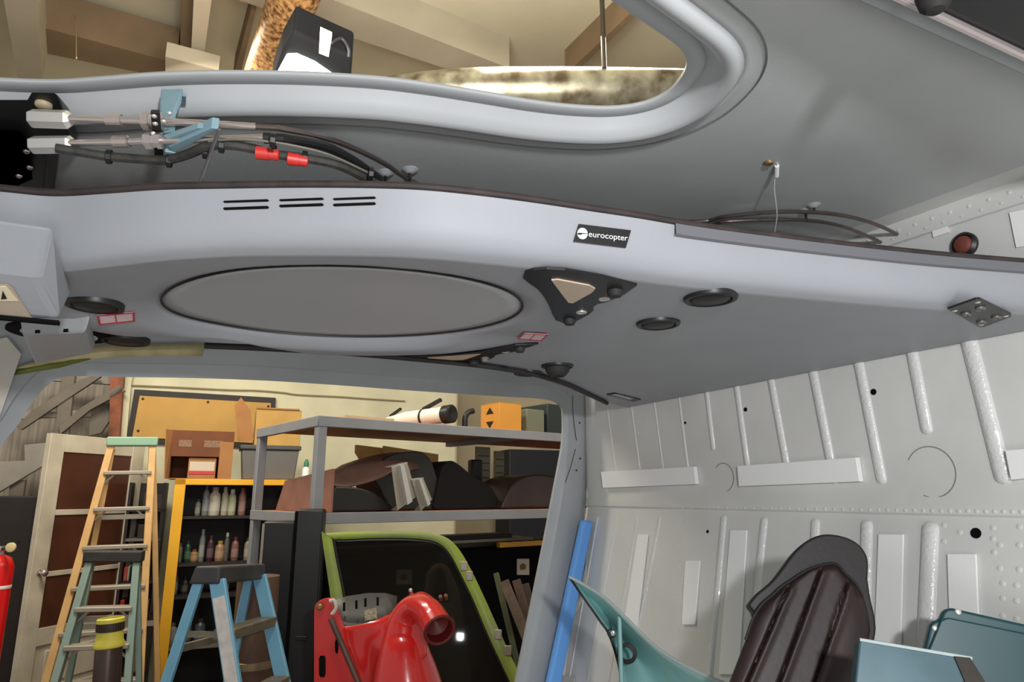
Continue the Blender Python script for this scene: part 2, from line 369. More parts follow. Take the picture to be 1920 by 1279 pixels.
# far edge hose-like trim with clip
MB().tube(catmull([PZ(x, y, 0.2455) for x, y in [(384, 648), (500, 653), (640, 661), (760, 671), (890, 684), (960, 694), (1010, 704), (1060, 720), (1100, 738), (1138, 756)]], 5), 0.0055, 8).build('far_edge_trim', M_RUB, hl)
MB().grid([[W3(a, nl(a) - o_, ZE - h_) for a in aa if a > 0.50] for o_, h_ in ((0.0, 0.0), (0.0035, 0.001), (0.0035, 0.014), (0.0, 0.015))]).build('edge_lip', mat('lip_grey', (112, 113, 118), 0.5), hl, smooth=30)
# oval panel
rows = []
for i in range(14):
    rho = 0.975 * i / 13
    pp_ = [epos(rho, 2 * math.pi * k / 72) for k in range(72)]
    rows.append([W3(a, l, UZ(a) + 0.0035 + 0.002 * (1 - rho * rho)) for a, l in pp_])
MB().grid(rows, True).build('oval_panel', M_OVAL, hl, smooth=60, solid=0.004, off=1)
MB().tube([W3(a, l, UZ(a) + 0.0030) for a, l in [epos(0.992, 2 * math.pi * k / 90) for k in range(91)]], 0.0016, 6, False).build('oval_gap_shadow', M_BLK, hl)  # black ring drawn in as the thin shadow of the gap round the panel
def PH(x, y, o=0.0):                                  # pixel -> underside of the headliner (iterated)
    z = 0.25
    for _ in range(12):
        a, l, _z = al(PZ(x, y, z)); z = HZ(a, l) + o
    return PZ(x, y, z)
DN = Z * -1
def disc_axes(n): u = (A - n * A.dot(n)).normalized(); return u, n.cross(u)
def vent(x, y, r, deep=False, r2=None):
    c = PH(x, y); v = MB().lathe(c, DN, [(r, -0.003), (r, 0.002), (r * .97, 0.0045), (r * .86, 0.0055), (r * .78, 0.004), (r * .76, 0.0015)], 40).build('air_vent', M_BLK, hl, smooth=50)
    if deep:
        MB().lathe(c, DN, [(r * .8, 0), (r * .74, .012), (r * .55, .020), (r * .45, .0225), (r * .3, .020), (0, .019)], 28).build('nozzle', M_RUB, v, smooth=50)
    else:
        m = MB().lathe(c, DN, [(r * .76, 0.001), (r * .74, 0.003), (r * .66, 0.005), (0, 0.0062)], 36)
        m.build('vent_cap', mat('vent_cap_black', (34, 33, 34), 0.5), v, smooth=50)
    return v
vent(1332, 557, 0.0345); vent(1234, 605, 0.0325); vent(1045, 685, 0.032, True); vent(990, 698, 0.030)
vent(178, 571, 0.034); vent(235, 637, 0.036)
# triangular light plates
def plate(px, lens, holes, knobs, flip=None):
    P = [PH(*p, -0.0035) for p in px]
    o = MB().prism(P, Z * 0.0034).build('triangular_light_plate', M_BLK, hl, smooth=0, bevel=0.0008)
    MB().prism([PH(*p, -0.0052) for p in lens], Z * 0.0022).build('lens', M_BEIGE, o, smooth=0)
    for x, y, r in holes: MB().lathe(PH(x, y, -0.0034), DN, [(r, -.001), (r, .0016), (r * .7, .002), (r * .6, .0012), (0, .0012)], 20).build('bezel_ring', M_ALU, o, smooth=40)
    for x, y, r in knobs: MB().lathe(PH(x, y, -0.0034), DN, [(r, -.001), (r, .004), (r * .75, .008), (0, .0085)], 18).build('switch_knob', M_RUB, o, smooth=40)
tri = [(981, 523), (985, 512), (1000, 507), (1025, 505), (1060, 507), (1130, 519), (1195, 536), (1172, 552), (1150, 562), (1138, 567), (1120, 571), (1112, 577), (1113, 583), (1105, 590), (1066, 611), (1055, 606), (1042, 601), (1036, 590), (1030, 575), (1020, 557), (1008, 543), (992, 532)]
plate(tri, [(1034, 526), (1046, 525), (1105, 536), (1116, 542), (1110, 549), (1074, 569), (1066, 568), (1052, 550)], [(1133, 560, .0075), (1090, 585, .0075), (1155, 555, .006)], [(1153, 545, .010), (1068, 599, .009)])
# mirrored plate on the far side
def mir(x, y):
    a, l, z = al(PH(x, y)); return a, l
cA = [mir(*p) for p in tri]
Lm = 0.9275
def mp(a, l, o): l2 = 2 * Lm - l; return W3(a + 0.012, l2, HZ(a, l2) + o)
o = MB().prism([mp(a, l, -0.0035) for a, l in cA], Z * 0.0034).build('triangular_light_plate', M_BLK, hl, smooth=0, bevel=0.0008)
MB().prism([mp(*mir(*p), -0.0052) for p in [(1034, 526), (1046, 525), (1105, 536), (1116, 542), (1110, 549), (1074, 569), (1066, 568), (1052, 550)]], Z * 0.0022).build('lens', M_BEIGE, o, smooth=0)
for x, y, r in [(1133, 560, .0075), (1090, 585, .0075), (1155, 555, .006)]:
    MB().lathe(mp(*mir(x, y), -0.0034), DN, [(r, -.001), (r, .0016), (r * .7, .002), (r * .6, .0012), (0, .0012)], 20).build('bezel_ring', M_ALU, o, smooth=40)
for x, y, r in [(1153, 545, .010), (1068, 599, .009)]:
    MB().lathe(mp(*mir(x, y), -0.0034), DN, [(r, -.001), (r, .004), (r * .75, .008), (0, .0085)], 18).build('switch_knob', M_RUB, o, smooth=40)
# jack plates
def jack(px, sockets, screws, sr=.0065):
    o = MB().prism([PH(*p, -0.003) for p in px], Z * 0.003).build('jack_plate', M_BLK, hl, smooth=0, bevel=0.001)
    for x, y in sockets: MB().lathe(PH(x, y, -0.003), DN, [(sr, -.001), (sr, .002), (sr * .8, .0035), (sr * .5, .0035), (sr * .45, .001), (0, .001)], 20)  .build('jack_socket', mat('dull_socket', (120, 122, 112), 0.45, 0.5), o, smooth=40)
    for x, y in screws:
        m = MB(); dome(m, PH(x, y, -0.003), DN, 0.0038); m.build('screw', M_ALU, o, smooth=60)
jack([(1776, 580), (1830, 561), (1838, 561), (1896, 590), (1896, 595), (1845, 614), (1836, 614)], [(1811, 588), (1838, 577), (1840, 603), (1868, 594)], [(1790, 583), (1833, 567), (1886, 593), (1840, 609)])
jack([(1137, 741), (1152, 738), (1202, 750), (1188, 754)], [], [])
MB().prism([PH(*p, -0.004) for p in [(1148, 741), (1158, 740), (1188, 748), (1180, 750)]], Z * 0.001).build('blank_cover', M_FRAME, hl, smooth=0)
# warning labels
def redlabel(q):
    o = MB().prism([PH(*p, -0.0035) for p in q], Z * 0.001).build('warning_label', M_PINK, hl, smooth=0)
    P = [PH(*p, -0.0041) for p in q]; w = MB()
    e = lambda a, b, k: a + (b - a) * k
    for s0, s1 in ((0, .05), (.95, 1)): w.prism([e(P[0], P[1], s0), e(P[0], P[1], s1), e(P[3], P[2], s1), e(P[3], P[2], s0)], Z * 0.0004)
    for s0, s1 in ((0, .10), (.9, 1)): w.prism([e(P[0], P[3], s0), e(P[1], P[2], s0), e(P[1], P[2], s1), e(P[0], P[3], s1)], Z * 0.0004)
    w.prism([e(P[0], P[1], .47), e(P[0], P[1], .5), e(P[3], P[2], .5), e(P[3], P[2], .47)], Z * 0.0004)
    w.build('red_border', M_REDP, o, smooth=0)
redlabel([(182, 592), (252, 586), (253, 603), (186, 610)])
redlabel([(983, 625), (1028, 628), (1015, 640), (970, 636)])
# maker's sticker on the fascia
def fascia_frame(a):
    p0 = W3(a, nl(a) + 0.002, ZE - 0.006); p1 = W3(a, nl(a) + 0.008, UZ(a) + 0.030)
    ey = (p0 - p1).normalized(); t = (W3(a + .02, nl(a + .02), 0) - W3(a - .02, nl(a - .02), 0)).normalized()
    ex = (t - ey * t.dot(ey)).normalized(); return p1, ex, ey, ex.cross(ey).normalized()
p1, ex, ey, en = fascia_frame(0.43)
if en.dot(CAM - p1) < 0: en = -en
def PS(x, y, o=0.002): return PP(x, y, p1 + en * o, en)
st = MB().prism([PS(*p) for p in [(1085, 420), (1183, 432), (1173, 465), (1075, 453)]], en * 0.0006).build('name_sticker', M_BLK, hl, smooth=0)
c = PS(1092, 438, 0.0028)
MB().lathe(c, en, [(0, 0.0003), (0.0064, 0.0003), (0.0064, 0)], 28).build('round_emblem', M_WHITE, st, smooth=0)
def textmesh(body, size, name, m, parent, org, ex, ey, en, width=None, ext=0.0002, align='LEFT', shear=0.0):
    cu = bpy.data.curves.new(name, 'FONT'); cu.body = body; cu.size = size; cu.extrude = ext; cu.align_x = align; cu.shear = shear
    t = bpy.data.objects.new(name, cu); C.objects.link(t)
    dg = bpy.context.evaluated_depsgraph_get(); me = bpy.data.meshes.new_from_object(t.evaluated_get(dg))
    bpy.data.objects.remove(t)
    if width:
        xs = [v.co.x for v in me.vertices]; k = width / (max(xs) - min(xs))
        for v in me.vertices: v.co.x *= k
    o = ORG[parent]
    for v in me.vertices: v.co = org + ex * v.co.x + ey * v.co.y + en * v.co.z - o
    me.materials.clear(); me.materials.append(m)
    ob = bpy.data.objects.new(name, me); C.objects.link(ob); ob.parent = parent; ORG[ob] = o; return ob
b0 = PS(1103, 443.5, 0.0029); b1 = PS(1176, 451.5, 0.0029); tx = (b1 - b0).normalized(); ty = en.cross(tx).normalized()
if ty.z < 0: ty = -ty
textmesh('eurocopter', 0.0092, 'lettering', M_WHITE, st, b0, tx, ty, en, (b1 - b0).length)
MB().prism([PS(x, y, 0.0034) for x, y in [(1083, 437.2), (1086, 436.4), (1089, 436.6), (1103, 438.0), (1103, 438.8), (1092, 438.6), (1089, 440.4), (1085, 440.4), (1083, 439)]], en * 0.0002).build('emblem_mark', M_BLK, st, smooth=0)
# slots in the fascia
for x0, x1, yy in [(418, 503, (376, 389)), (523, 606, (373, 384)), (624, 704, (371, 382))]:
    for k, y in enumerate(yy):
        a = al(PLX((x0 + x1) / 2, y, nl(0.07) + 0.002))[0]
        pf, fx, fy, fn = fascia_frame(a)
        if fn.dot(CAM - pf) < 0: fn = -fn
        g = lambda x, yy_: PP(x, yy_, pf + fn * 0.0015, fn)
        h = 3.2 + k
        MB().prism([g(x0 + 2, y - h / 2 + 2), g(x1 - 2, y - h / 2 - 1), g(x1 + 1, y), g(x1 - 2, y + h / 2), g(x0 + 3, y + h / 2 + 2.5), g(x0, y + 2)], fn * 0.001 - fn * 0.0035).build('vent_slot', M_BLKM, hl, smooth=0)
# overhead console box at the front end and its opening
zc = [0.317, 0.252, 0.205, 0.262]
pc = [PZ(104, 424, 0.264), PZ(68, 521, 0.220), PZ(112, 601, 0.190), PZ(134, 548, 0.229)]
k1 = V(pc[2]); sh = A * -0.26
cons = MB().prism(pc, sh).build('console_housing', M_HEAD, hl, smooth=0, bevel=0.006, seg=3)
qn = (pc[2] - pc[1]).cross(A).normalized()
if qn.dot(CAM - pc[1]) < 0: qn = -qn
g = lambda x, y, o: PP(x, y, pc[1] + qn * o, qn)
MB().prism([g(-40, 532, .001), (g(14, 532, .001)), g(24, 539, .001), g(60, 596, .001), g(-40, 598, .001)], qn * 0.0008).build('console_opening', mat('tan_recess', (176, 160, 140), 0.7), cons, smooth=0)
MB().prism([g(-40, 536, .0018), g(12, 536, .0018), g(34, 563, .0018), g(-40, 563, .0018)], qn * 0.0015).build('cream_insert', mat('cream_insert', (222, 208, 178), 0.6), cons, smooth=0)
MB().prism([g(5, 545, .004), g(13, 560, .004), g(2, 561, .004)], qn * 0.0005).build('arrow_mark', M_BLK, cons, smooth=0)
MB().bar(pc[2] + A * 0.0 - Z * 0.003, pc[2] + sh - Z * 0.003, 0.01, 0.004).build('lower_gasket', M_BLKM, cons)
# grey lamp housing behind the console
zc = 0.205
tp = [PZ(x, y, 0.200) for x, y in [(45, 600), (165, 592), (178, 640), (72, 662)]]
bt = [PZ(x, y, 0.176) for x, y in [(60, 630), (163, 612), (172, 640), (78, 655)]]
lampb = MB()
up = [PH(x, y, 0.001) for x, y in [(38, 596), (170, 590), (180, 640), (66, 664)]]
low = [p - Z * 0.022 for p in up]; cen = sum(low, V()) / 4; low = [cen + (p - cen) * 0.9 for p in low]
lampb.add(up + low, [(0, 1, 2, 3), (7, 6, 5, 4), (0, 4, 5, 1), (1, 5, 6, 2), (2, 6, 7, 3), (3, 7, 4, 0)])
lamp = lampb.build('lamp_housing', M_FRAME, hl, smooth=0, bevel=0.004, seg=3)
for k in (.25, .7):
    c = low[0] + (low[1] - low[0]) * k; MB().cbox(c + Z * 0.004, (low[1] - low[0]).normalized() * 0.009, L * 0.006, Z * 0.005).build('screw_slot', M_BLKM, lamp)
c = sum(up, V()) / 4; MB().lathe(c, DN, [(0.068, -.003), (.068, .001), (.06, .002), (.05, .002)], 40).build('lamp_seat_ring', M_BLKM, lamp)
# masking film strip along the header, and paper on the front pillar
M_FILM = mat('yellow_film', (214, 200, 150), 0.4, var=0.2, vscale=20)
M_GFILM = mat('green_film', (128, 134, 48), 0.45, var=0.3, vscale=14)
fw = thing('masking_film', 'yellowed masking film strip hanging along the door header beside the lamp housing', 'masking film', PF(200, 670, -0.02))
t_ = [(30, 690), (80, 672), (130, 657), (190, 648), (260, 646), (330, 645), (386, 643)]; b_ = [(50, 690), (90, 683), (130, 678), (190, 672), (260, 668), (330, 667), (380, 668)]
FO = -0.028
g2 = lambda p, o: PF(p[0], p[1], o)
MB().grid([[g2(p, FO) for p in t_], [g2(((p[0] + q[0]) / 2, (p[1] + q[1]) / 2), FO - 0.004) for p, q in zip(t_, b_)], [g2(p, FO) for p in b_]]).build('clear_yellow_strip', M_FILM, fw, solid=0.0015)
MB().grid([[g2(p, FO - .001) for p in [(28, 694), (60, 684), (110, 676), (170, 672)]], [g2(p, FO - .001) for p in [(26, 704), (60, 698), (110, 690), (170, 674)]]]).build('green_strip', M_GFILM, fw, solid=0.0015)
tag(MB().prism([PF(*p, -0.032) for p in [(-60, 660), (-20, 640), (13, 632), (40, 664), (26, 704), (4, 770), (-20, 830), (-60, 860)]], FN * 0.003).build('masking_paper', mat('masking_paper', (214, 208, 196), 0.8, var=0.08), bevel=0.0005), 'cream masking paper covering the front pillar below the console box', 'paper')
# ================================================================== CABLES ABOVE THE HEADLINER
ZR = 0.372
def cable(px1, px2, label, rfl, zz):
    p = [PZ(x, y, zz) for x, y in px1]; q = [PZ(x, y, zz + rfl * k / (len(px2) - 1)) for k, (x, y) in enumerate(px2)]
    t = thing('control_cable', label, 'cable', p[0], 'control cables above the headliner')
    return t, p, q
t, p, q = cable([(112, 222), (200, 225), (290, 228), (380, 232), (480, 238)], [(520, 240), (600, 256), (660, 277), (720, 306), (790, 348)], 'upper control cable with long steel end rod, running past the teal bracket', 0.066, ZR)
MB().tube(catmull(p, 4), 0.0040, 12).build('steel_rod', M_STEEL, t)
d = (p[1] - p[0]).normalized()
MB().lathe(PZ(57, 222, ZR), d, [(0.002, 0), (.0085, .0005), (.0095, .003), (.0095, .036), (.006, .040), (.0, .040)], 6).build('fork_end', M_ALU, t, smooth=20)
MB().lathe(PZ(198, 225, ZR), d, [(.004, 0), (.0062, .001), (.0062, .016), (.004, .017)], 12).build('lock_nut', M_STEEL, t)
MB().lathe(PZ(266, 227, ZR), d, [(.004, 0), (.009, .001), (.009, .008), (.0072, .009), (.0072, .013), (.009, .014), (.009, .020), (.004, .021)], 6).build('adjuster_nut', M_STEEL, t, smooth=20)
rt = [PZ(x, y, 0.478) for x, y in [(1000, 382), (1150, 400), (1290, 416), (1360, 406), (1430, 399), (1500, 397), (1580, 404), (1650, 424), (1726, 462)]]
path = catmull(q + [W3(0.45, 0.90, 0.42)] + rt[2:], 6)
MB().tube([p[-1]] + path, 0.0034, 8).build('flexible_sheath', mat('dark_steel_sheath', (120, 108, 104), 0.3, 0.8), t)
ZR2 = 0.352
t2, p, q = cable([(128, 268), (200, 267), (290, 264), (400, 261), (495, 258)], [(530, 260), (600, 272), (660, 300), (710, 335), (735, 352)], 'lower control cable with steel end rod and black flexible sleeve', 0.084, ZR2)
MB().tube(catmull(p, 4), 0.0036, 12).build('steel_rod', M_STEEL, t2)
d = (p[1] - p[0]).normalized()
MB().lathe(PZ(60, 272, ZR2), d, [(0.002, 0), (.0085, .0005), (.0092, .003), (.0092, .040), (.006, .044), (.0, .044)], 6).build('fork_end', M_ALU, t2, smooth=20)
MB().lathe(PZ(212, 266, ZR2), d, [(.004, 0), (.0062, .001), (.0062, .016), (.004, .017)], 12).build('lock_nut', M_STEEL, t2)
MB().lathe(PZ(272, 264, ZR2), d, [(.004, 0), (.0085, .001), (.0085, .008), (.007, .009), (.007, .012), (.0085, .013), (.0085, .018), (.004, .019)], 6).build('adjuster_nut', M_STEEL, t2, smooth=20)
MB().tube([p[-1]] + catmull(q[:4], 5), 0.0058, 10).build('black_sleeve', M_BLK, t2)
rt2 = [PZ(x, y, 0.474) for x, y in [(1300, 424), (1360, 416), (1430, 413), (1500, 413), (1560, 420), (1620, 440), (1700, 478)]]
MB().tube(catmull([q[3], q[4], W3(0.42, 0.88, 0.405)] + rt2, 6), 0.0034, 8).build('flexible_sheath', MATS['dark_steel_sheath'], t2)
# teal bracket
br = thing('cable_bracket', 'pale teal metal bracket holding the steel cable rods', 'bracket', PZ(310, 230, 0.37))
zz = 0.366
MB().prism([PZ(x, y, z_) for x, y, z_ in [(302, 168, .425), (343, 166, .425), (340, 192, .405), (330, 215, .388), (328, 246, .362), (305, 249, .362), (299, 216, .388), (300, 192, .405)]], L * 0.005).build('upright_plate', M_TEALB, br, smooth=0, bevel=0.001)
MB().prism([PZ(x, y, 0.352) for x, y in [(306, 262), (370, 240), (408, 241), (322, 288), (310, 284)]], Z * 0.006).build('brace_channel', M_TEALB, br, smooth=0, bevel=0.001)
MB().prism([PZ(x, y, 0.348) for x, y in [(316, 275), (396, 240), (410, 242), (328, 288)]], Z * 0.012).build('brace_flange', mat('teal_bracket_light', (130, 160, 172), 0.4), br, smooth=0, bevel=0.001)
MB().prism([PZ(x, y, 0.347) for x, y in [(308, 284), (332, 288), (332, 300), (310, 298)]], Z * 0.008).build('foot', M_TEALB, br, smooth=0, bevel=0.001)
MB().prism([PZ(x, y, 0.362) for x, y in [(282, 212), (299, 212), (306, 296), (290, 296)]], Z * 0.004).build('clamp_plate', M_RUB, br, smooth=0, bevel=0.001)
for x, y in [(289, 218), (291, 232), (288, 250), (290, 262), (318, 213), (307, 228)]:
    m = MB(); dome(m, PZ(x, y, 0.3595), DN, 0.0028, .6); m.build('bolt', M_ALU, br, smooth=60)
MB().obox(PZ(303, 168, .427) - Z * .002, A * 0.024, L * 0.02, Z * 0.004).build('roof_tab', M_TEALB, br)
# wiring harness
wh = thing('wiring_harness', 'dark wire bundle with two red connectors tied under the lower cable', 'wiring', PZ(300, 295, 0.35))
hp = catmull([PZ(x, y, 0.343) for x, y in [(105, 278), (150, 285), (200, 293), (260, 298), (310, 300), (350, 290), (390, 274), (430, 272), (470, 278), (520, 290), (580, 298), (640, 312), (700, 342), (720, 352)]], 6)
MB().tube(hp, 0.0050, 8).build('wire_bundle', mat('loom_grey', (62, 60, 54), 0.7, var=0.4, vscale=90), wh)
MB().tube([h_ + V((0, 0, .004)) for h_ in catmull([PZ(x, y, 0.341) for x, y in [(390, 272), (440, 268), (500, 272), (560, 282), (620, 298), (690, 330)]], 6)], 0.0013, 6).build('grey_wire', mat('wire_grey', (110, 108, 98), 0.6), wh)
for (x0, y0), (x1, y1) in (((478, 286), (524, 291)), ((537, 297), (578, 303))):
    c0, c1 = PZ(x0, y0, 0.339), PZ(x1, y1, 0.339); dd = c1 - c0
    MB().lathe(c0, dd, [(.003, 0), (.0066, .001), (.0066, dd.length * .55), (.0058, dd.length * .56), (.0058, dd.length - .001), (.003, dd.length)], 14).build('red_connector', M_RED, wh, smooth=40)
for x, y in [(199, 293), (312, 300), (410, 272), (508, 284), (566, 296), (506, 262), (690, 325), (380, 283)]:
    MB().lathe(PZ(x, y, 0.343), (A * 1.0 - L * .1), [(.0066, 0), (.0076, .0005), (.0076, .005), (.0066, .0055)], 10).build('cable_tie', M_BLK, wh)
# stand-off rod in front of the bracket
tag(MB().tube([PZ(411, 243, 0.345), PZ(372, 352, 0.318)], 0.0019, 8).build('support_rod', mat('satin_rod', (150, 148, 150), 0.35, 0.8)), 'thin grey rod slanting from the teal bracket down to the headliner edge', 'rod')
# black actuator box at the left
bx = thing('actuator_box', 'black actuator box with tan button at the left end of the control rods', 'actuator', PZ(30, 260, 0.38))
MB().prism([PZ(x, y, 0.398) for x, y in [(-80, 186), (50, 186), (58, 172), (107, 173), (134, 262), (92, 262), (84, 352), (-80, 356)]], L * 0.07 + Z * 0.022).build('body', M_BLK, bx, smooth=0, bevel=0.003)
MB().prism([PZ(x, y, 0.392) for x, y in [(-60, 240), (40, 245), (52, 262), (60, 330), (20, 348), (-60, 350)]], L * 0.01).build('cover_plate', mat('satin_black', (34, 34, 36), 0.35), bx, smooth=0, bevel=0.003)
MB().lathe(PZ(82, 196, 0.397), DN, [(.008, -.001), (.008, .002), (.006, .004), (0, .0045)], 16).build('tan_button', mat('tan_button', (176, 160, 132), 0.5), bx, smooth=50)
for x, y in [(50, 284), (56, 314), (36, 330)]:
    m = MB(); dome(m, PZ(x, y, 0.391), DN, 0.0038, .7); m.build('screw', M_STEEL, bx)
# clips that hold the cables to the roof
def clip(x, y, z, label):
    p = PZ(x, y, z); a, l, _ = al(p); zt = RZ(a, l)
    t = thing('cable_clip', label, 'cable clip', W3(a, l, z))
    MB().lathe(W3(a, l, zt + .001), DN, [(.012, 0), (.012, .002), (.007, .005), (.004, .007), (0, .007)], 18).build('adhesive_base', M_FRAME, t, smooth=40)
    MB().tube([W3(a, l, zt - .006), W3(a, l, z - 0.002)], 0.0022, 8).build('tie_strap', M_BLK, t)
clip(768, 334, 0.436, 'grey roof clip tying down the upper cable at the headliner edge'); clip(722, 342, 0.432, 'grey roof clip tying the black sleeve beside the wire bundle')
clip(1527, 398, 0.478, 'grey roof clip above the upper cable at the rear'); clip(1512, 413, 0.474, 'grey roof clip beneath the rear cable pair')
# hanging bonding wire
bw = thing('bonding_wire', 'thin white wire with tag hanging from the roof above the rear cables', 'wire', PZ(1460, 345, 0.44))
pt = PZ(1460, 338, 0.449); a, l, z = al(pt); pt = W3(a, l, RZ(a, l)); pb = PZ(1452, 436, 0.436)
MB().tube(catmull([pt, pt * .7 + pb * .3 + L * .004, pt * .3 + pb * .7 + A * .004, pb], 5), 0.0011, 6).build('wire_strand', mat('wire_white', (206, 206, 200), 0.5), bw)
MB().tube([pt + (pb - pt) * .04, pt + (pb - pt) * .17], 0.0035, 8).build('crimp_sleeve', M_WHITE, bw)
MB().lathe(pt + (pb - pt) * .02 - A * 0.016, DN, [(.007, -.006), (.008, .001), (.006, .004), (0, .004)], 12).build('fixing_stud', mat('brass_stud', (150, 128, 92), 0.4, 0.6), bw)
# loose plug on bulkhead
pg = thing('rubber_grommet', 'red brown round grommet plug on the bulkhead above the headliner end', 'grommet', PB(1810, 460))
MB().lathe(PB(1810, 460), NB, [(.022, -.001), (.022, .006), (.017, .010), (.0165, .006)], 24).build('black_ring', M_BLK, pg, smooth=40)
MB().lathe(PB(1810, 460), NB, [(.0165, .004), (.0150, .010), (.009, .013), (0, .0135)], 24).build('red_brown_core', mat('red_brown_rubber', (120, 62, 48), 0.6), pg, smooth=50)
MB().tube([PB(1824, 452) + NB * .004, PB(1830, 444) + NB * .012, PB(1827, 440) + NB * .02], 0.0016, 6).build('pull_tab', M_BLK, pg)
# ================================================================== LOOSE PARTS LYING IN THE CABIN
FLZ = -0.92                                            # cabin floor top, relative to the lens
def PN(x, y, t): return CAM + ray(x, y) * t
# blue foam edge protector along the aft door jamb
ex_ = [PF(x, y, -0.035) for x, y in [(1086, 974), (1021, 1279), (975, 1490)]]
w_ = PF(1104, 978, -0.035) - ex_[0]
o = MB().prism([ex_[0], ex_[0] + w_, ex_[2] + w_ * 1.25, ex_[2]], FN * -0.022)
tag(o.build('edge_protector', mat('blue_foam', (112, 176, 252), 0.6, bump=0.08, bscale=200), smooth=0, bevel=0.008, seg=4), 'long blue foam edge protector strip leaning on the aft door jamb', 'edge protector')
# peeling masking paper beside it
tag(MB().grid([[PLO(x, y) - LOWN * o_ for x, y, o_ in r_] for r_ in ([(1104, 1000, .003), (1106, 1060, .010), (1100, 1115, .006), (1090, 1150, .016), (1066, 1165, .004)], [(1100, 1000, .002), (1098, 1060, .004), (1085, 1115, .003), (1072, 1150, .004), (1062, 1165, .002)])]).build('paper_edge', mat('masking_paper_white', (206, 202, 196), 0.8), solid=0.0006), 'curling strip of white masking paper beside the blue strip', 'paper')
tag(MB().prism([PLO(x, y) - LOWN * 0.004 for x, y in [(1043, 1262), (1080, 1272), (1080, 1400), (1020, 1400)]], LOWN * -0.002).build('masking_paper', MATS['masking_paper_white'], smooth=0), 'cream paper sheet at the foot of the rear bulkhead beside the door jamb', 'paper')
# teal fairing
M_TEAL = mat('teal_primer', (160, 208, 206), 0.42, var=0.12, vscale=7)
M_TEALE = mat('pale_edge', (176, 190, 188), 0.5)
fr = thing('teal_fairing', 'curved teal primed fairing sheet with pale edge and pointed tip beside the blue strip', 'fairing', PN(1230, 1500, 1.0))
top = catmull([PN(*p) for p in [(1068, 1082, 1.45), (1098, 1098, 1.42), (1135, 1122, 1.38), (1175, 1160, 1.33), (1215, 1200, 1.28), (1250, 1228, 1.24), (1300, 1256, 1.19), (1360, 1282, 1.14), (1440, 1305, 1.1), (1540, 1330, 1.08)]], 5)
low = catmull([PN(*p) for p in [(1069, 1084, 1.45), (1088, 1112, 1.45), (1108, 1140, 1.44), (1126, 1166, 1.43), (1142, 1190, 1.42), (1158, 1240, 1.40), (1170, 1300, 1.36), (1190, 1400, 1.30), (1240, 1500, 1.24), (1330, 1580, 1.20)]], 5)
bulge = (CAM - PN(1200, 1230, 1)).normalized() * -1
rows = [[a_ + (b_ - a_) * k + bulge * (0.16 * math.sin(math.pi * k) * min(1, i / 20)) for i, (a_, b_) in enumerate(zip(top, low))] for k in [j / 12 for j in range(13)]]
MB().grid(rows).build('curved_sheet', M_TEAL, fr, smooth=60, solid=0.0025)
MB().tube(top, 0.0032, 8).build('pale_edge', M_TEALE, fr)
MB().tube(low, 0.0026, 8).build('dark_edge_seal', M_BLK, fr)
MB().bar(PN(1161, 1155, 1.37), PN(1170, 1420, 1.27), 0.008, 0.012, V((0, 1, 0))).build('stiffener_strip', mat('teal_light', (122, 168, 168), 0.4), fr, bevel=0.002)
MB().lathe(PN(1147, 1187, 1.41), V((-.2, -1, 0)), [(.007, 0), (.0095, .001), (.0095, .004), (.007, .005)], 18).build('fastener_ring', M_BLK, fr)
MB().lathe(PN(1150, 1187, 1.405), V((-.2, -1, 0)), [(.006, 0), (.005, .004), (0, .005)], 14).build('fastener', M_ALU, fr)
MB().lathe(PN(1176, 1225, 1.385), V((-.3, -1, 0)), [(.012, 0), (.02, .001), (.02, .005), (.012, .006)], 22).build('dark_grommet', M_BLK, fr)
MB().obox(PN(1240, 1640, 1.22) + Z * 0, V((.2, 0, 0)), V((0, .08, 0)), Z * 0.01).build('foot_block', M_TEAL, fr)
# brown ribbed seat cushion / panel
M_BRN = mat('dark_brown_leather', (52, 36, 33), 0.5, var=0.25, vscale=7, bump=0.05, bscale=120)
M_BRN2 = mat('darker_brown_leather', (30, 22, 22), 0.5, var=0.2, vscale=9, bump=0.05, bscale=120)
cu = thing('ribbed_seat_panel', 'dark brown ribbed padded seat panel standing in front of the rear bulkhead', 'seat panel', PN(1500, 1500, 0.9))
NCU = V((-0.12, -0.96, 0.25)).normalized(); CU0 = PN(1520, 1180, 0.98)
def PC(x, y, o): return PP(x, y, CU0 + NCU * o, NCU)
back = catmull([PC(x, y, -0.045) for x, y in [(1396, 1138), (1412, 1118), (1440, 1094), (1462, 1066), (1482, 1040), (1505, 1020), (1532, 1009), (1562, 1010), (1590, 1020), (1608, 1036), (1617, 1058), (1616, 1092)]], 4) + catmull([PC(x, y, -0.045) for x, y in [(1622, 1130), (1631, 1180), (1620, 1230), (1596, 1290), (1560, 1420), (1545, 1640)]], 4) + [PC(1310, 1640, -0.045), PC(1362, 1290, -0.045)] + [PC(x, y, -0.045) for x, y in [(1396, 1204), (1412, 1206), (1412, 1170), (1406, 1150)]]
MB().prism(back, NCU * 0.028).build('backing_shell', M_BRN2, cu, smooth=0, bevel=0.006, seg=3)
def lr(y):
    lf = [(1057, 1550), (1062, 1530), (1070, 1512), (1085, 1488), (1100, 1466), (1115, 1450), (1132, 1430), (1160, 1412), (1200, 1398), (1279, 1370), (1500, 1300), (1640, 1280)]
    rt_ = [(1057, 1566), (1066, 1575), (1077, 1585), (1097, 1606), (1105, 1614), (1143, 1626), (1180, 1632), (1238, 1622), (1279, 1602), (1500, 1540), (1640, 1530)]
    return interp(lf, y), interp(rt_, y)
rows = []
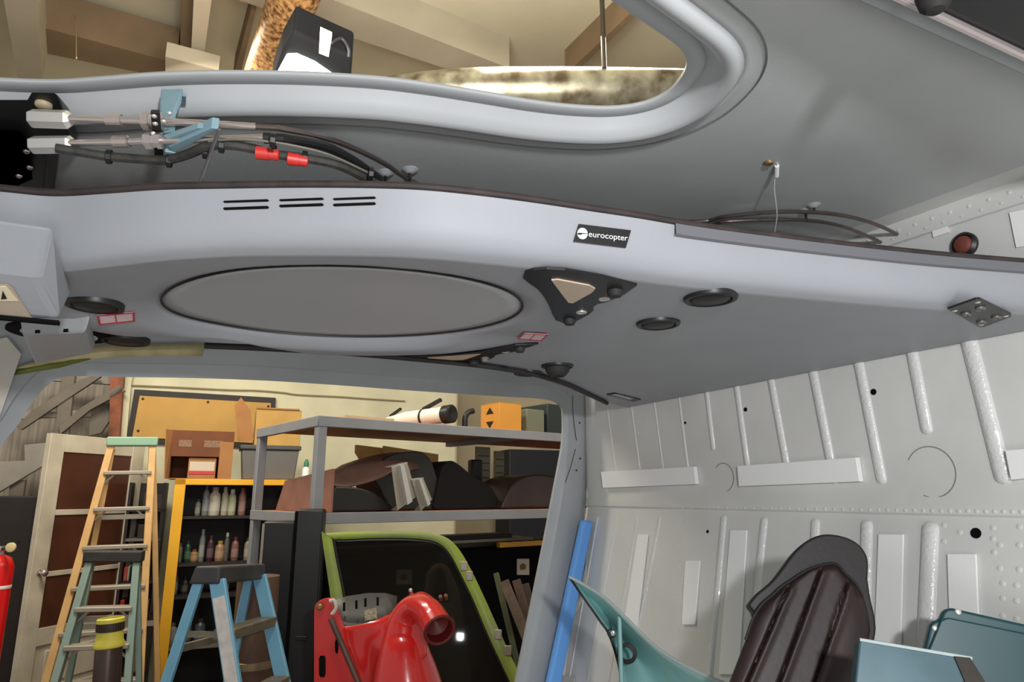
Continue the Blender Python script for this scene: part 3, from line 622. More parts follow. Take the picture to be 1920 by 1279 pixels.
for y in list(range(1057, 1110, 3)) + list(range(1110, 1641, 12)):
    x0, x1 = lr(y); row = []
    for k in range(111):
        s_ = k / 110; x = x0 + (x1 - x0) * s_
        o_ = 0.012 * (1 - (2 * s_ - 1) ** 8) * min(1, (y - 1056) / 14) ** .5
        for gx, gy, sl in ((1480, 1095, -.435), (1540, 1064, -.37), (1592, 1084, -.335)):
            d_ = x - (gx + (y - gy) * sl); o_ += (0.0025 * math.exp(-((d_ - 9) / 7) ** 2) - 0.008 * math.exp(-(d_ / 2.6) ** 2)) * sm(gy - 2, gy + 12, y)
        row.append(PC(x, y, -0.016 + o_))
    rows.append(row)
MB().grid(rows).build('ribbed_front_pad', M_BRN, cu, smooth=70, solid=0.010)
MB().tube(catmull([PC(x, y, -0.006) for x, y in [(1398, 1200), (1412, 1160), (1430, 1132), (1450, 1115), (1466, 1100), (1488, 1085), (1512, 1070), (1535, 1061), (1566, 1057), (1586, 1077), (1606, 1097), (1618, 1120)]], 5), 0.0022, 8).build('piping', M_BRN2, cu)
# light teal box panel and dark teal panel
ORD = V((-0.20, -0.92, 0.34)).normalized()
T0 = PN(1720, 1260, 0.78)
def PT(x, y, o=0): return PP(x, y, T0 + ORD * o, ORD)
tb = thing('teal_cover', 'scuffed light teal metal cover with dark patch beside the ribbed seat panel', 'cover panel', PT(1700, 1700))
MB().prism([PT(x, y) for x, y in [(1612, 1199), (1700, 1212), (1822, 1234), (1850, 1280), (1950, 1700), (1560, 1700)]], ORD * -0.03).build('cover_sheet', mat('light_teal_scuffed', (68, 106, 118), 0.4, var=0.2, vscale=16), tb, smooth=0, bevel=0.002)
MB().bar(PT(1612, 1199, 0.001), PT(1822, 1234, 0.001), 0.004, 0.003).build('pale_edge', M_TEALE, tb)
MB().prism([PT(x, y, 0.0015) for x, y in [(1788, 1231), (1818, 1234), (1848, 1282), (1880, 1420), (1850, 1420), (1806, 1272)]], ORD * 0.002).build('dark_patch', mat('dark_brown_patch', (52, 44, 30), 0.6, var=0.5, vscale=30), tb, smooth=0)
T1 = PN(1830, 1220, 0.95); OR2 = V((-0.30, -0.93, 0.2)).normalized()
def PT2(x, y, o=0): return PP(x, y, T1 + OR2 * o, OR2)
M_DTEAL = mat('dark_teal_paint', (14, 74, 80), 0.4, var=0.15, vscale=8)
tp_ = thing('dark_teal_panel', 'dark teal metal panel with stepped flange in the lower right corner', 'panel', PT2(1830, 1600))
MB().prism([PT2(x, y) for x, y in [(1728, 1240), (1744, 1172), (1750, 1164), (1762, 1162), (1768, 1148), (1774, 1141), (1786, 1140), (2000, 1188), (2000, 1600), (1720, 1600)]], OR2 * -0.02).build('panel_body', M_DTEAL, tp_, smooth=0, bevel=0.004, seg=3)
MB().prism([PT2(x, y, .001) for x, y in [(1762, 1164), (1775, 1158), (2000, 1204), (2000, 1600), (1722, 1600), (1735, 1230)]], OR2 * 0.005).build('raised_field', M_DTEAL, tp_, smooth=0, bevel=0.002)
for x, y in [(1796, 1147), (1753, 1178)]: MB().lathe(PT2(x, y, 0.0005), OR2, [(.004, 0), (.004, .002), (.002, .003), (0, .003)], 14).build('rivet', M_ALU, tp_)
# ================================================================== HANGAR SETTING
WD = V((0.9225, 0.386, 0)); ND = V((-0.386, 0.9225, 0)); W0 = PY(380, 740, 6.2)
def PW(x, y, off=0.0): return PP(x, y, W0 - ND * off, ND)
def wz(y, x, off): return PW(x, y, off).z
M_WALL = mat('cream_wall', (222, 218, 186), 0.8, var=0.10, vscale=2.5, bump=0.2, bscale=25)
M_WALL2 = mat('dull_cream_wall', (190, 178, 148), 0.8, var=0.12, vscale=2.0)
wl, wr = PW(205, 900).xy, PW(852, 900).xy
b = V((wl.x, wl.y, 0)); e = V((wr.x, wr.y, 0))
structure(MB().obox(b, e - b, ND * 0.15, Z * 5.2).build('wall_back', M_WALL))
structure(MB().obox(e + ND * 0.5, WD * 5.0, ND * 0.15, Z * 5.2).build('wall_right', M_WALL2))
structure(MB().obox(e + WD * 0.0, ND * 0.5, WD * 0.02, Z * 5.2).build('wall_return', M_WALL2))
M_BOARDW = mat('grey_weatherboard', (172, 162, 148), 0.8, var=0.25, vscale=3, stretch=(14, 14, 0.6))
structure(MB().obox(b - WD * 4.2 + ND * 0.35, WD * 4.3, ND * 0.12, Z * 5.2).build('wall_left', M_BOARDW))
structure(MB().obox(V((-9, -0.2, -0.05)), V((16, 0, 0)), V((0, 11, 0)), Z * 0.05).build('floor', mat('concrete_floor', (120, 92, 66), 0.6, var=0.25, vscale=2)))
M_CEIL = mat('tan_ceiling', (212, 204, 176), 0.85, var=0.12, vscale=0.8)
structure(MB().obox(V((-9, -3, CAMH + 3.1)), V((16, 0, 0)), V((0, 14, 0)), Z * 0.08).build('ceiling', M_CEIL))
M_BEAM = mat('beam_paint', (186, 176, 154), 0.7, var=0.1, vscale=2)
M_BEAMD = mat('brown_batten', (138, 116, 88), 0.7, var=0.15, vscale=3)
def cbeam(px, z, h, m, name='trim_1'):
    structure(MB().prism([PZ(x, y, z) for x, y in px], Z * h).build(name, m, smooth=0))
cbeam([(300, -60), (470, -60), (955, 128), (840, 130), (640, 64), (440, -2)], 2.86, 0.24, M_BEAM, 'trim_1')
cbeam([(-4, -60), (62, -60), (80, 150), (34, 150)], 2.60, 0.25, M_BEAM, 'trim_2')
cbeam([(60, 46), (330, 118), (330, 150), (60, 95)], 2.80, 0.26, M_BEAMD, 'trim_3')
cbeam([(366, -60), (405, -60), (379, 130), (357, 126)], 2.75, 0.35, mat('beam_cream', (206, 196, 172), 0.7), 'trim_4')
cbeam([(344, -60), (366, -60), (357, 126), (336, 120)], 2.90, 0.2, M_BEAMD, 'trim_5')
cbeam([(310, 106), (410, 132), (410, 160), (310, 150)], 2.55, 0.1, M_BEAM, 'trim_6')
cbeam([(1240, -30), (1252, -30), (1075, 140), (1060, 140)], 2.9, 0.2, M_BEAMD, 'trim_7')
cbeam([(470, 20), (480, 20), (448, 150), (436, 150)], 2.9, 0.2, M_BEAMD, 'trim_8')
# flood lamp, rusty flue, duct, rod, cords
fl2 = thing('flood_lamp', 'black flood lamp with glowing lens under the hangar ceiling', 'lamp', PZ(590, 100, 1.5))
MB().prism([PZ(x, y, 1.55) for x, y in [(551, 60), (600, 82), (661, 108), (657, 160), (508, 160), (528, 100)]], Z * 0.11).build('housing', M_BLKM, fl2, smooth=0, bevel=0.01)
MB().prism([PZ(x, y, 1.54) for x, y in [(538, 104), (556, 103), (590, 118), (640, 152), (512, 152)]], Z * 0.008).build('lens', emis('lamp_glow', (240, 255, 244), 7), fl2, smooth=0)
MB().prism([PZ(x, y, 1.50) for x, y in [(600, 60), (622, 70), (616, 107), (598, 100)]], Z * 0.02).build('bracket', M_BEAM, fl2, smooth=0)
MB().bar(PZ(610, 66, 1.52), PZ(610, 66, 1.52) + Z * 1.56, 0.016, 0.024).build('hanger', M_BEAM, fl2)
MB().tube(catmull([PZ(622, 80, 1.55), PZ(640, 72, 1.60), PZ(653, 90, 1.57), PZ(654, 106, 1.55)], 6), 0.006, 6).build('power_cord', M_BLK, fl2)
M_RUST = mat('rusty_metal', (196, 150, 96), 0.45, 0.3, rgb2=(96, 58, 30), vscale=42, thr=(0.36, 0.6), stretch=(1, 1, 1))
tag(MB().tube([PZ(563, -40, 2.35) + Z * .73, PZ(566, -50, 2.35), PZ(560, -30, 2.35), PZ(480, 190, 2.35)], 0.115, 20).build('rusty_flue', M_RUST), 'rust speckled flue pipe beside the flood lamp', 'pipe')
M_DUCT = mat('mottled_dark_metal', (176, 172, 150), 0.3, 0.6, rgb2=(88, 76, 58), vscale=9, thr=(0.35, 0.7))
dpt = [(430, 262, 2.0), (600, 214, 2.0), (720, 186, 2.0), (860, 170, 2.0), (1000, 167, 2.0), (1150, 168, 2.0), (1420, 174, 2.0), (1700, 180, 2.0)]
du = thing('exhaust_duct', 'mottled shiny metal duct hung on a thin dark rod above the skylight opening', 'duct', PZ(1000, 167, 1.9))
MB().tube(catmull([PZ(*p) for p in dpt], 5), 0.107, 24).build('pipe', M_DUCT, du, smooth=60)
MB().tube([PZ(1133, 128, 2.06), PZ(1133, 128, 2.06) + Z * 1.04], 0.0125, 8).build('hanging_rod', mat('dark_rod', (50, 42, 30), 0.5), du)
tag(MB().tube([PZ(143, 20, 3.05), PZ(143, 110, 2.2)], 0.003, 6).build('pull_cord', mat('tan_cord', (170, 150, 110), 0.7)), 'thin tan cord hanging near the left ceiling beam', 'cord')
# ---------------------------------------------------------------- things on the hangar wall
def wpoly(px, off, depth): return MB().prism([PW(x, y, off) for x, y in px], ND * depth)
M_BRNW = mat('dark_frame', (38, 30, 26), 0.6)
bd = thing('pin_board', 'tan fibre board in a black frame on the cream wall', 'board', PW(380, 822, 0.05))
wpoly([(252, 730), (517, 746), (513, 840), (236, 830)], 0.035, 0.03).build('frame', M_BRNW, bd, smooth=0)
wpoly([(262, 742), (508, 756), (504, 832), (248, 820)], 0.045, 0.012).build('board', mat('tan_board', (206, 162, 86), 0.75, var=0.08, vscale=3), bd, smooth=0)
for x, y in [(268, 748), (390, 754), (503, 762), (259, 808)]:
    m = MB(); m.lathe(PW(x, y, 0.045), ND * -1, [(.012, 0), (.010, .005), (0, .006)], 10); m.build('screw', M_BRNW, bd)
structure(wpoly([(222, 700), (250, 702), (246, 720), (236, 835), (214, 835)], 0.05, 0.06).build('trim_9', M_WALL, smooth=0))
tag(MB().tube(catmull([PW(x, y, 0.02) for x, y in [(236, 722), (330, 726), (430, 731), (480, 732), (530, 736), (560, 740), (640, 744), (680, 747), (760, 752)]], 4), 0.006, 6).build('wall_cable', mat('wall_cable', (150, 136, 104), 0.7)), 'thin painted cable running along the top of the cream wall', 'cable')
tag(wpoly([(207, 690), (233, 690), (222, 840), (204, 840)], 0.16, 0.1).build('rusty_post', mat('rust_post', (156, 88, 56), 0.7, var=0.4, vscale=9), smooth=0), 'narrow rust brown upright post between stairs and cream wall', 'post')
# stairs
M_GREYW = mat('grey_paint_wood', (122, 114, 102), 0.7, var=0.15, vscale=5)
M_PALEW = mat('pale_grey_wood', (158, 152, 142), 0.7, var=0.12, vscale=5)
sr = thing('staircase', 'grey painted wooden staircase with crossing rails behind the white door', 'stairs', PW(100, 900, -0.1))
for px, nm, m_, of in [([(-60, 965), (0, 922), (90, 868), (90, 830), (45, 834), (46, 864), (-10, 866), (-60, 872)], 'stringer', M_PALEW, 0.10), ([(110, 800), (150, 765), (225, 720), (235, 733), (170, 768), (112, 815)], 'handrail', M_GREYW, 0.16), ([(30, 800), (60, 770), (150, 712), (185, 700), (190, 706), (120, 752), (40, 806)], 'handrail', M_GREYW, 0.14), ([(118, 690), (142, 690), (128, 820), (100, 820)], 'newel_post', M_GREYW, 0.12), ([(40, 772), (115, 772), (112, 782), (38, 786)], 'tread', M_PALEW, 0.05), ([(135, 770), (172, 768), (170, 782), (132, 784)], 'tread', M_PALEW, 0.05), ([(90, 700), (225, 702), (222, 722), (95, 714)], 'landing_beam', M_PALEW, 0.02), ([(168, 756), (208, 756), (205, 790), (190, 812), (166, 818)], 'riser_panel', M_GREYW, 0.04)]:
    wpoly(px, of, 0.05).build(nm, m_, sr, smooth=0, bevel=0.004)
MB().obox(PW(20, 900, 0.06) * 1.0 - Z * (PW(20, 900, .06).z), WD * 0.1, ND * 0.05, Z * PW(20, 900, .06).z).build('support_post', M_GREYW, sr)
# white panelled door, ajar
M_DOOR = mat('aged_white_paint', (214, 204, 182), 0.6, var=0.15, vscale=4)
DD = V((0.30, 0.954, 0)); DN_ = V((0.954, -0.30, 0)); D0 = PY(97, 812, 5.0)
def PD(x, y, o=0.0): return PP(x, y, D0 + DN_ * o, DN_)
dr = thing('panelled_door', 'aged white wooden door with brown panes standing ajar behind the tan ladder', 'door', V((D0.x, D0.y, 0)))
s0 = V((D0.x, D0.y, 0.02)); hD = D0.z - 0.02
MB().obox(s0 - DN_ * 0.045, DD * 0.86, DN_ * 0.028, Z * hD).build('door_leaf', M_DOOR, dr)
zz_ = [0.02, 0.62, 0.98, 1.42, hD - 0.14, hD]
for k in (0, 0.74): MB().obox(s0 + DD * k - DN_ * 0.018, DD * 0.12, DN_ * 0.018, Z * hD).build('stile', M_DOOR, dr, bevel=0.003)
for z0, z1 in ((0, 0.2), (0.50, 0.62), (0.965, 1.0), (1.39, 1.43), (hD - 0.13, hD)): MB().obox(s0 + DD * 0.12 - DN_ * 0.018 + Z * z0, DD * 0.62, DN_ * 0.015, Z * (z1 - z0)).build('rail', M_DOOR, dr, bevel=0.003)
M_PANE = mat('brown_pane', (92, 54, 38), 0.35, var=0.2, vscale=4)
for z0, z1 in ((0.62, 0.965), (1.0, 1.39), (1.43, hD - 0.13)): MB().obox(s0 + DD * 0.12 - DN_ * 0.016 + Z * z0, DD * 0.62, DN_ * 0.004, Z * (z1 - z0)).build('pane', M_PANE, dr)
MB().obox(s0 + DD * 0.2 - DN_ * 0.016 + Z * 0.24, DD * 0.46, DN_ * 0.012, Z * 0.22).build('lower_panel', M_DOOR, dr, bevel=0.006)
kz = 1.0
MB().lathe(s0 + DD * 0.06 + Z * kz, DN_, [(.02, 0), (.02, .006), (.009, .01), (.009, .035), (.024, .042), (.027, .055), (.02, .066), (0, .07)], 18).build('door_knob', M_STEEL, dr, smooth=50)
MB().lathe(s0 + DD * 0.06 + Z * kz - DN_ * 0.045, DN_ * -1, [(.02, 0), (.009, .01), (.009, .035), (.026, .05), (0, .07)], 18).build('door_knob', M_BLK, dr, smooth=50)
# dark shelving at far left, extinguisher
def wbox(x0, x1, y0, y1, off, depth, floor=False):
    xm = (x0 + x1) / 2; ym = 1000 if floor else (y0 + y1) / 2
    p, q = PW(x0, ym, off), PW(x1, ym, off); zt = PW(xm, y0, off).z; zb = 0.0 if floor else PW(xm, y1, off).z
    return V((p.x, p.y, zb)), WD * (q - p).dot(WD), ND * depth, Z * (zt - zb)
M_DKB = mat('dark_brown_wood', (30, 20, 16), 0.6, var=0.3, vscale=6)
tag(MB().obox(*wbox(-140, 66, 930, 0, 0.75, 0.5, True)).build('dark_cupboard', M_DKB, bevel=0.01), 'dark brown cupboard at the far left behind the white door', 'cupboard')
eg = thing('fire_extinguisher', 'red fire extinguisher at the left edge in front of the dark cupboard', 'extinguisher', V((PY(-12, 1100, 4.4).x, 4.4, 0)))
c = V((PY(-12, 1100, 4.4).x, 4.4, 0)); zt = PY(-12, 1040, 4.4).z
M_FIRE = mat('extinguisher_red', (206, 18, 22), 0.3)
MB().lathe(c, Z, [(0, 0), (.085, 0), (.09, .02), (.09, zt - .07), (.07, zt - .02), (.03, zt)], 28).build('cylinder', M_FIRE, eg, smooth=50)
MB().lathe(c + Z * zt, Z, [(.03, 0), (.028, .02), (.034, .025), (.034, .05), (0, .055)], 18).build('valve', M_STEEL, eg)
MB().bar(c + Z * (zt + .06) - V((.03, 0, 0)), c + Z * (zt + .075) + V((.11, 0, 0)), 0.02, 0.012).build('handle', M_BLK, eg)
g0 = PY(15, 1027, 4.3); MB().lathe(g0 + V((0, .03, 0)), V((.1, -1, 0)), [(.028, 0), (.028, .014), (.022, .016), (0, .016)], 20).build('pressure_gauge', mat('gauge_cream', (222, 204, 150), 0.4), eg)
MB().tube([g0 + V((0, .03, 0)), c + Z * (zt + .03)], 0.008, 8).build('gauge_stem', M_BLK, eg)
MB().lathe(c + Z * (zt - .20), Z, [(.0905, 0), (.0915, .002), (.0915, .018), (.0905, .02)], 28).build('white_band', M_WHITE, eg)
# dark shelf rack behind the ladders with books and boxes
rk = thing('storage_rack', 'dark low storage rack behind the two ladders beside the white door', 'rack', PW(230, 1200, 0.9))
o_, ex, ey, ez = wbox(232, 302, 905, 0, 0.50, 0.3, True)
MB().obox(o_ + ey * .9, ex, ey * .1, ez).build('back_panel', M_DKB, rk)
for k in (0, 1): MB().obox(o_ + ex * k - WD * 0.02 * k, WD * 0.02, ey, ez).build('side_panel', M_DKB, rk)
rz_ = [PW(262, y, 0.50).z for y in (955, 1010, 1090, 1150, 1262)]
for z_ in rz_: MB().obox(V((o_.x, o_.y, z_ - .02)), ex, ey, Z * 0.02).build('shelf', M_GREYW if z_ in rz_[1:2] else M_DKB, rk)
bk = [(176, 12, 24, (168, 70, 56), 2, 'red book'), (186, 7, 25, (150, 150, 140), 2, 'thin grey folder'), (203, 22, 22, (96, 100, 108), 2, 'slate grey box'), (228, 12, 20, (176, 166, 120), 2, 'cream box'), (205, 30, 30, (64, 46, 34), 0, 'dark brown carton'), (240, 26, 26, (50, 40, 36), 0, 'black brown carton'), (200, 26, 24, (48, 34, 28), 1, 'small dark carton'), (176, 14, 22, (170, 40, 36), 3, 'red tin'), (208, 24, 22, (180, 156, 132), 3, 'pale tan carton'), (236, 20, 20, (120, 88, 70), 3, 'brown packet'), (168, 14, 30, (176, 44, 40), 4, 'tall red tin'), (225, 30, 30, (146, 108, 92), 4, 'dusty pink carton')]
names = ['top', 'second', 'third', 'fourth', 'lowest']
for x, w_, h_, col, k, lb in bk:
    p = PW(235 + (x - 168) * .70, 1000, 0.46); s_ = p.y / 1280
    tag(MB().obox(V((p.x, p.y, rz_[k] + 0.0005)), WD * w_ * s_ * .5, ND * 0.2, Z * h_ * s_).build('book' if 'book' in lb or 'folder' in lb else 'storage_box', mat('item_%d_%d_%d' % col, col, 0.6, var=0.15, vscale=20), bevel=0.004), '%s on the %s shelf of the dark rack behind the ladders' % (lb, names[k]), 'book' if 'book' in lb or 'folder' in lb else 'box')
# ---------------------------------------------------------------- ladders
def ground(p, q): return p + (q - p) * (p.z / (p.z - q.z))
M_TANF = mat('tan_fibreglass', (206, 164, 104), 0.5, var=0.08, vscale=10)
M_GREY_AL = mat('dusty_aluminium', (168, 160, 146), 0.5, 0.5)
def stepladder(name, label, TL, TR, BL, BR, backdir, capm, railm, stepm, ts, w=0.030, d=0.06, cap=None, braces=True):
    t = thing(name, label, 'ladder', V(((BL.x + BR.x) / 2, (BL.y + BR.y) / 2, 0)))
    lat = (TR - TL).normalized(); fwd = Z.cross(lat)
    if fwd.y > 0: fwd = -fwd
    for p, q in ((TL, BL), (TR, BR)): MB().bar(p, q, d, w, lat).build('front_rail', railm, t, bevel=0.004)
    for p, q in ((TL, BL), (TR, BR)):
        p2 = p + backdir * 0.06; q2 = V((q.x, q.y, 0)) + backdir; MB().bar(p2 - Z * .03, V((q2.x, q2.y, 0)), d * .6, w * .8, lat).build('rear_rail', railm, t, bevel=0.004)
    for k in ts:
        p, q = TL + (BL - TL) * k, TR + (BR - TR) * k
        st_ = MB().obox(p - Z * 0.012 + fwd * 0.05, q - p, -fwd * 0.085, Z * 0.024).build('step', stepm, t, bevel=0.004)
        if braces and k < .35:
            for e_, f_ in ((p, q), (q, p)): MB().bar(e_ - Z * 0.075, e_ + (f_ - e_) * 0.22 - Z * 0.012, 0.012, 0.005, fwd).build('step_brace', stepm, t)
    for k in (0.25, 0.6):
        p, q = TL + (BL - TL) * k, TR + (BR - TR) * k; pb = p + backdir * (0.06 + .94 * k); qb = q + backdir * (0.06 + .94 * k)
        MB().bar(pb, qb, 0.02, 0.03).build('rear_brace', stepm, t)
    c_ = MB().obox(TL - lat * 0.03 - Z * 0.01 + fwd * 0.05, TR - TL + lat * 0.06, -fwd * (0.07 + (backdir * .06 + fwd * 0.05).length), Z * (cap or 0.06)).build('top_cap', capm, t, bevel=0.008, seg=3)
    return t, lat, fwd, c_
TL, TR = PY(209, 834, 4.60), PY(286, 834, 4.72)
BL = ground(TL, PY(85, 1279, 4.25)); BR = ground(TR, PY(262, 1279, 4.37))
t, lat, fwd, c_ = stepladder('fibreglass_stepladder', 'tall tan fibreglass stepladder with pale green top cap leaning by the white door', TL, TR, BL, BR, V((-0.04, 0.35, 0)), mat('pale_green_cap', (140, 178, 150), 0.5), M_TANF, M_GREY_AL, [0.10, 0.222, 0.345, 0.47, 0.6, 0.74, 0.88], w=0.042)
for k in (.27, .7): MB().cbox(TL + (TR - TL) * k + Z * 0.05 + fwd * 0.02, lat * 0.06, fwd * 0.03, Z * 0.004).build('cap_slot', M_BLK, c_)
TL, TR = PY(170, 1050, 3.95), PY(257, 1050, 4.02)
BL = ground(TL, PY(104, 1279, 3.72)); BR = ground(TR, PY(240, 1279, 3.80))
stepladder('aluminium_stepladder', 'shorter grey green stepladder with dark cap standing in front of the tan ladder', TL, TR, BL, BR, V((-0.02, 0.25, 0)), mat('dark_cap', (52, 50, 48), 0.6, var=0.2, vscale=20), mat('grey_green_rail', (122, 142, 134), 0.5, 0.2), M_GREY_AL, [0.20, 0.345, 0.66, 0.9], w=0.036)
# blue stepladder, seen from its side
M_BLUEF = mat('light_blue_fibreglass', (118, 176, 206), 0.45, var=0.06, vscale=14)
bl = thing('blue_stepladder', 'light blue fibreglass stepladder with dark cap standing outside the doorway', 'ladder', V((PY(420, 1279, 2.9).x, 2.9, 0)))
def railp(x0, y0, x1, y1, Y0, Y1): p = PY(x0, y0, Y0); return p, ground(p, PY(x1, y1, Y1))
rp = [railp(408, 1088, 437, 1279, 2.62, 2.58), railp(374, 1088, 312, 1279, 2.62, 2.60), railp(487, 1080, 531, 1279, 3.05, 3.00), railp(468, 1080, 428, 1279, 3.05, 3.03)]
latb = (rp[2][0] - rp[0][0]).normalized(); frb = (rp[0][0] - rp[1][0]); frb.z = 0; frb.normalize()
for i, (p, q) in enumerate(rp): MB().bar(p, q, 0.056 if i % 2 == 0 else 0.036, 0.024, latb).build('front_rail' if i % 2 == 0 else 'rear_rail', M_BLUEF, bl, bevel=0.004)
for k in (.45, .95): pass
M_DCAP = mat('grey_black_cap', (70, 68, 70), 0.55, var=0.2, vscale=20)
c0 = PY(362, 1062, 2.60); c1 = PY(412, 1062, 2.60); wv_ = c1 - c0
MB().add([c0 + wv_ * .08, c1 - wv_ * 0.0, c1 + wv_ * .04 - Z * 0.062, c0 - wv_ * .12 - Z * .062] + [q + latb * ((rp[2][0] - rp[0][0]).length + .05) for q in (c0 + wv_ * .08, c1 - wv_ * 0.0, c1 + wv_ * .04 - Z * 0.062, c0 - wv_ * .12 - Z * .062)], [(0, 1, 2, 3), (7, 6, 5, 4), (0, 4, 5, 1), (1, 5, 6, 2), (2, 6, 7, 3), (3, 7, 4, 0)]).build('top_cap', M_DCAP, bl, bevel=0.008, seg=3)
for ya in (1190, 1320):
    tA = (rp[0][0].z - PY(435, ya, 2.6).z) / rp[0][0].z; p = rp[0][0] + (rp[0][1] - rp[0][0]) * tA; q = rp[2][0] + (rp[2][1] - rp[2][0]) * tA
    MB().obox(p - Z * .018 + frb * 0.03, q - p, -frb * 0.075, Z * 0.036).build('step', mat('worn_alu_step', (150, 140, 120), 0.5, 0.5, var=0.2, vscale=20), bl, bevel=0.003)
    p = rp[1][0] + (rp[1][1] - rp[1][0]) * (tA + .04); q = rp[3][0] + (rp[3][1] - rp[3][0]) * (tA + .04); MB().bar(p, q, 0.015, 0.025).build('rear_brace', MATS['worn_alu_step'], bl)
    p2 = rp[0][0] + (rp[0][1] - rp[0][0]) * tA; MB().bar(rp[1][0] + (rp[1][1] - rp[1][0]) * tA, p2, 0.01, 0.02).build('spreader', MATS['worn_alu_step'], bl)
pk = rp[0]; dlt = (pk[1] - pk[0]); fcn = (latb * -1)
lw = frb * 0.034 * 1.0
p = pk[0] + dlt * 0.045 + fcn * 0.0125; q = pk[0] + dlt * 0.29 + fcn * 0.0125
sd_ = dlt.cross(latb).normalized()
MB().prism([p - sd_ * .022, p + sd_ * .022, q + sd_ * .022, q - sd_ * .022], fcn * 0.002).build('white_label', mat('worn_white_label', (222, 218, 214), 0.6, var=0.15, vscale=30), bl, smooth=0)
# yellow and black canister tube
ct = thing('canister_tube', 'long dark canister tube with yellow ribbed collar in front of the ladders', 'canister', V((PY(198, 1279, 3.3).x, 3.3, 0)))
ax0 = PY(208, 1160, 3.3); ax1 = ground(ax0, PY(200, 1279, 3.3)); dx = (ax1 - ax0); ln = dx.length; s_ = 3.3 / 1280
M_YEL = mat('yellow_plastic', (206, 196, 74), 0.45); M_CAN = mat('brown_metal_tube', (86, 72, 64), 0.35, 0.5)
def seg(prof, nm, m_): MB().lathe(ax0, dx, prof, 32).build(nm, m_, ct, smooth=40)
seg([(18 * s_, 8 * s_), (22.5 * s_, 6 * s_), (22 * s_, 0), (19 * s_, -2 * s_), (18 * s_, 4 * s_), (17 * s_, 12 * s_)], 'yellow_lip', M_YEL)
rib = []
for k in range(64): rib.append(k)
m = MB(); m.lathe(ax0, dx, [(21 * s_, 5 * s_), (21.5 * s_, 8 * s_), (21 * s_, 20 * s_), (19 * s_, 21 * s_)], 32)
u_ = dx.orthogonal().normalized(); v_ = dx.normalized().cross(u_)
for k in range(32):
    a_ = 2 * math.pi * k / 32; r_ = (u_ * math.cos(a_) + v_ * math.sin(a_)); m.cbox(ax0 + dx.normalized() * 13 * s_ + r_ * 21.3 * s_, r_ * 2 * s_, dx.normalized() * 13 * s_, dx.normalized().cross(r_) * 2.0 * s_)
m.build('ribbed_ring', mat('dark_brown_ring', (62, 48, 40), 0.5), ct)
seg([(20 * s_, 20 * s_), (21 * s_, 22 * s_), (22 * s_, 36 * s_), (24.5 * s_, 40 * s_), (24.5 * s_, 46 * s_), (21 * s_, 48 * s_)], 'yellow_collar', M_YEL)
seg([(20.5 * s_, 46 * s_), (21.5 * s_, 50 * s_), (22 * s_, 112 * s_), (22 * s_, ln), (0, ln)], 'tube_body', M_CAN)
seg([(22 * s_, 112 * s_), (25 * s_, 115 * s_), (25 * s_, 122 * s_), (22 * s_, 125 * s_)], 'lower_yellow_band', M_YEL)
# ---------------------------------------------------------------- yellow cabinet with bottles
M_YC = mat('cabinet_yellow', (236, 176, 26), 0.4, var=0.05, vscale=4); M_MAR = mat('dark_maroon', (60, 22, 18), 0.5); M_CIN = mat('cabinet_inside', (34, 26, 24), 0.6)
OFC = 0.95
cb = thing('yellow_cabinet', 'open yellow steel cabinet with shelves of bottles behind the blue stepladder', 'cabinet', PW(420, 1279, OFC))
o_, ex, ey, ez = wbox(318, 600, 899, 0, OFC, 0.42, True)
MB().obox(o_ + ey * .95, ex, ey * .05, ez).build('back_panel', M_CIN, cb)
MB().obox(o_, WD * 0.075, ND * 0.02, ez).build('front_post', M_YC, cb, bevel=0.003)
MB().obox(o_ + ex - WD * 0.05, WD * 0.05, ND * 0.02, ez).build('front_post', M_YC, cb, bevel=0.003)
MB().obox(o_ + ND * .02, WD * 0.02, ey - ND * .02, ez).build('side_panel', M_MAR, cb)
MB().obox(o_ + ex + ND * .02 - WD * .02, WD * 0.02, ey - ND * .02, ez).build('side_panel', M_MAR, cb)
MB().obox(o_ + ez - Z * 0.045, ex, ey, Z * 0.045).build('top_panel', M_YC, cb, bevel=0.003)
ys = [968, 1056, 1116, 1210]
zs_ = [PW(400, y, OFC).z for y in ys] + [0.14]
for k, z_ in enumerate(zs_): MB().obox(V((o_.x, o_.y, z_ - 0.02)) + WD * .02 + ND * 0.02, ex - WD * .04, ey - ND * .02, Z * 0.02).build('shelf', M_GREYW if k == 3 else M_CIN, cb)
def bottle(x, k, h, w_, col, capc, label, jug=False):
    p = PW(x, 1000, OFC - 0.16); s_ = p.y / 1280 * 0.97; z0 = zs_[k] + 0.0005; c = V((p.x, p.y, z0)); r_ = w_ * s_ / 2; H = h * s_
    t = thing('bottle', label, 'bottle', c, 'bottles in the yellow cabinet')
    MB().lathe(c, Z, [(0, 0), (r_ * .9, 0), (r_, r_ * .15), (r_, H * .70), (r_ * .9, H * .76), (r_ * .52, H * .84), (r_ * .50, H * .88), (0, H * .88)], 18).build('body', mat('bottle_%d_%d_%d' % col, col, 0.35), t, smooth=50)
    MB().lathe(c, Z, [(r_ * .58, H * .86), (r_ * .60, H * .87), (r_ * .54, H), (0, H)], 14).build('cap', mat('cap_%d_%d_%d' % capc, capc, 0.4), t, smooth=40)
    if w_ > 9: MB().lathe(c, Z, [(r_ * 1.01, H * .15), (r_ * 1.02, H * .16), (r_ * 1.02, H * .5), (r_ * 1.01, H * .51)], 18).build('paper_label', mat('lab_%d_%d_%d' % tuple(int(v * .8 + 40) for v in col), tuple(int(v * .8 + 40) for v in col), 0.6), t, smooth=40)
SH = ['top', 'second', 'third', 'lower']
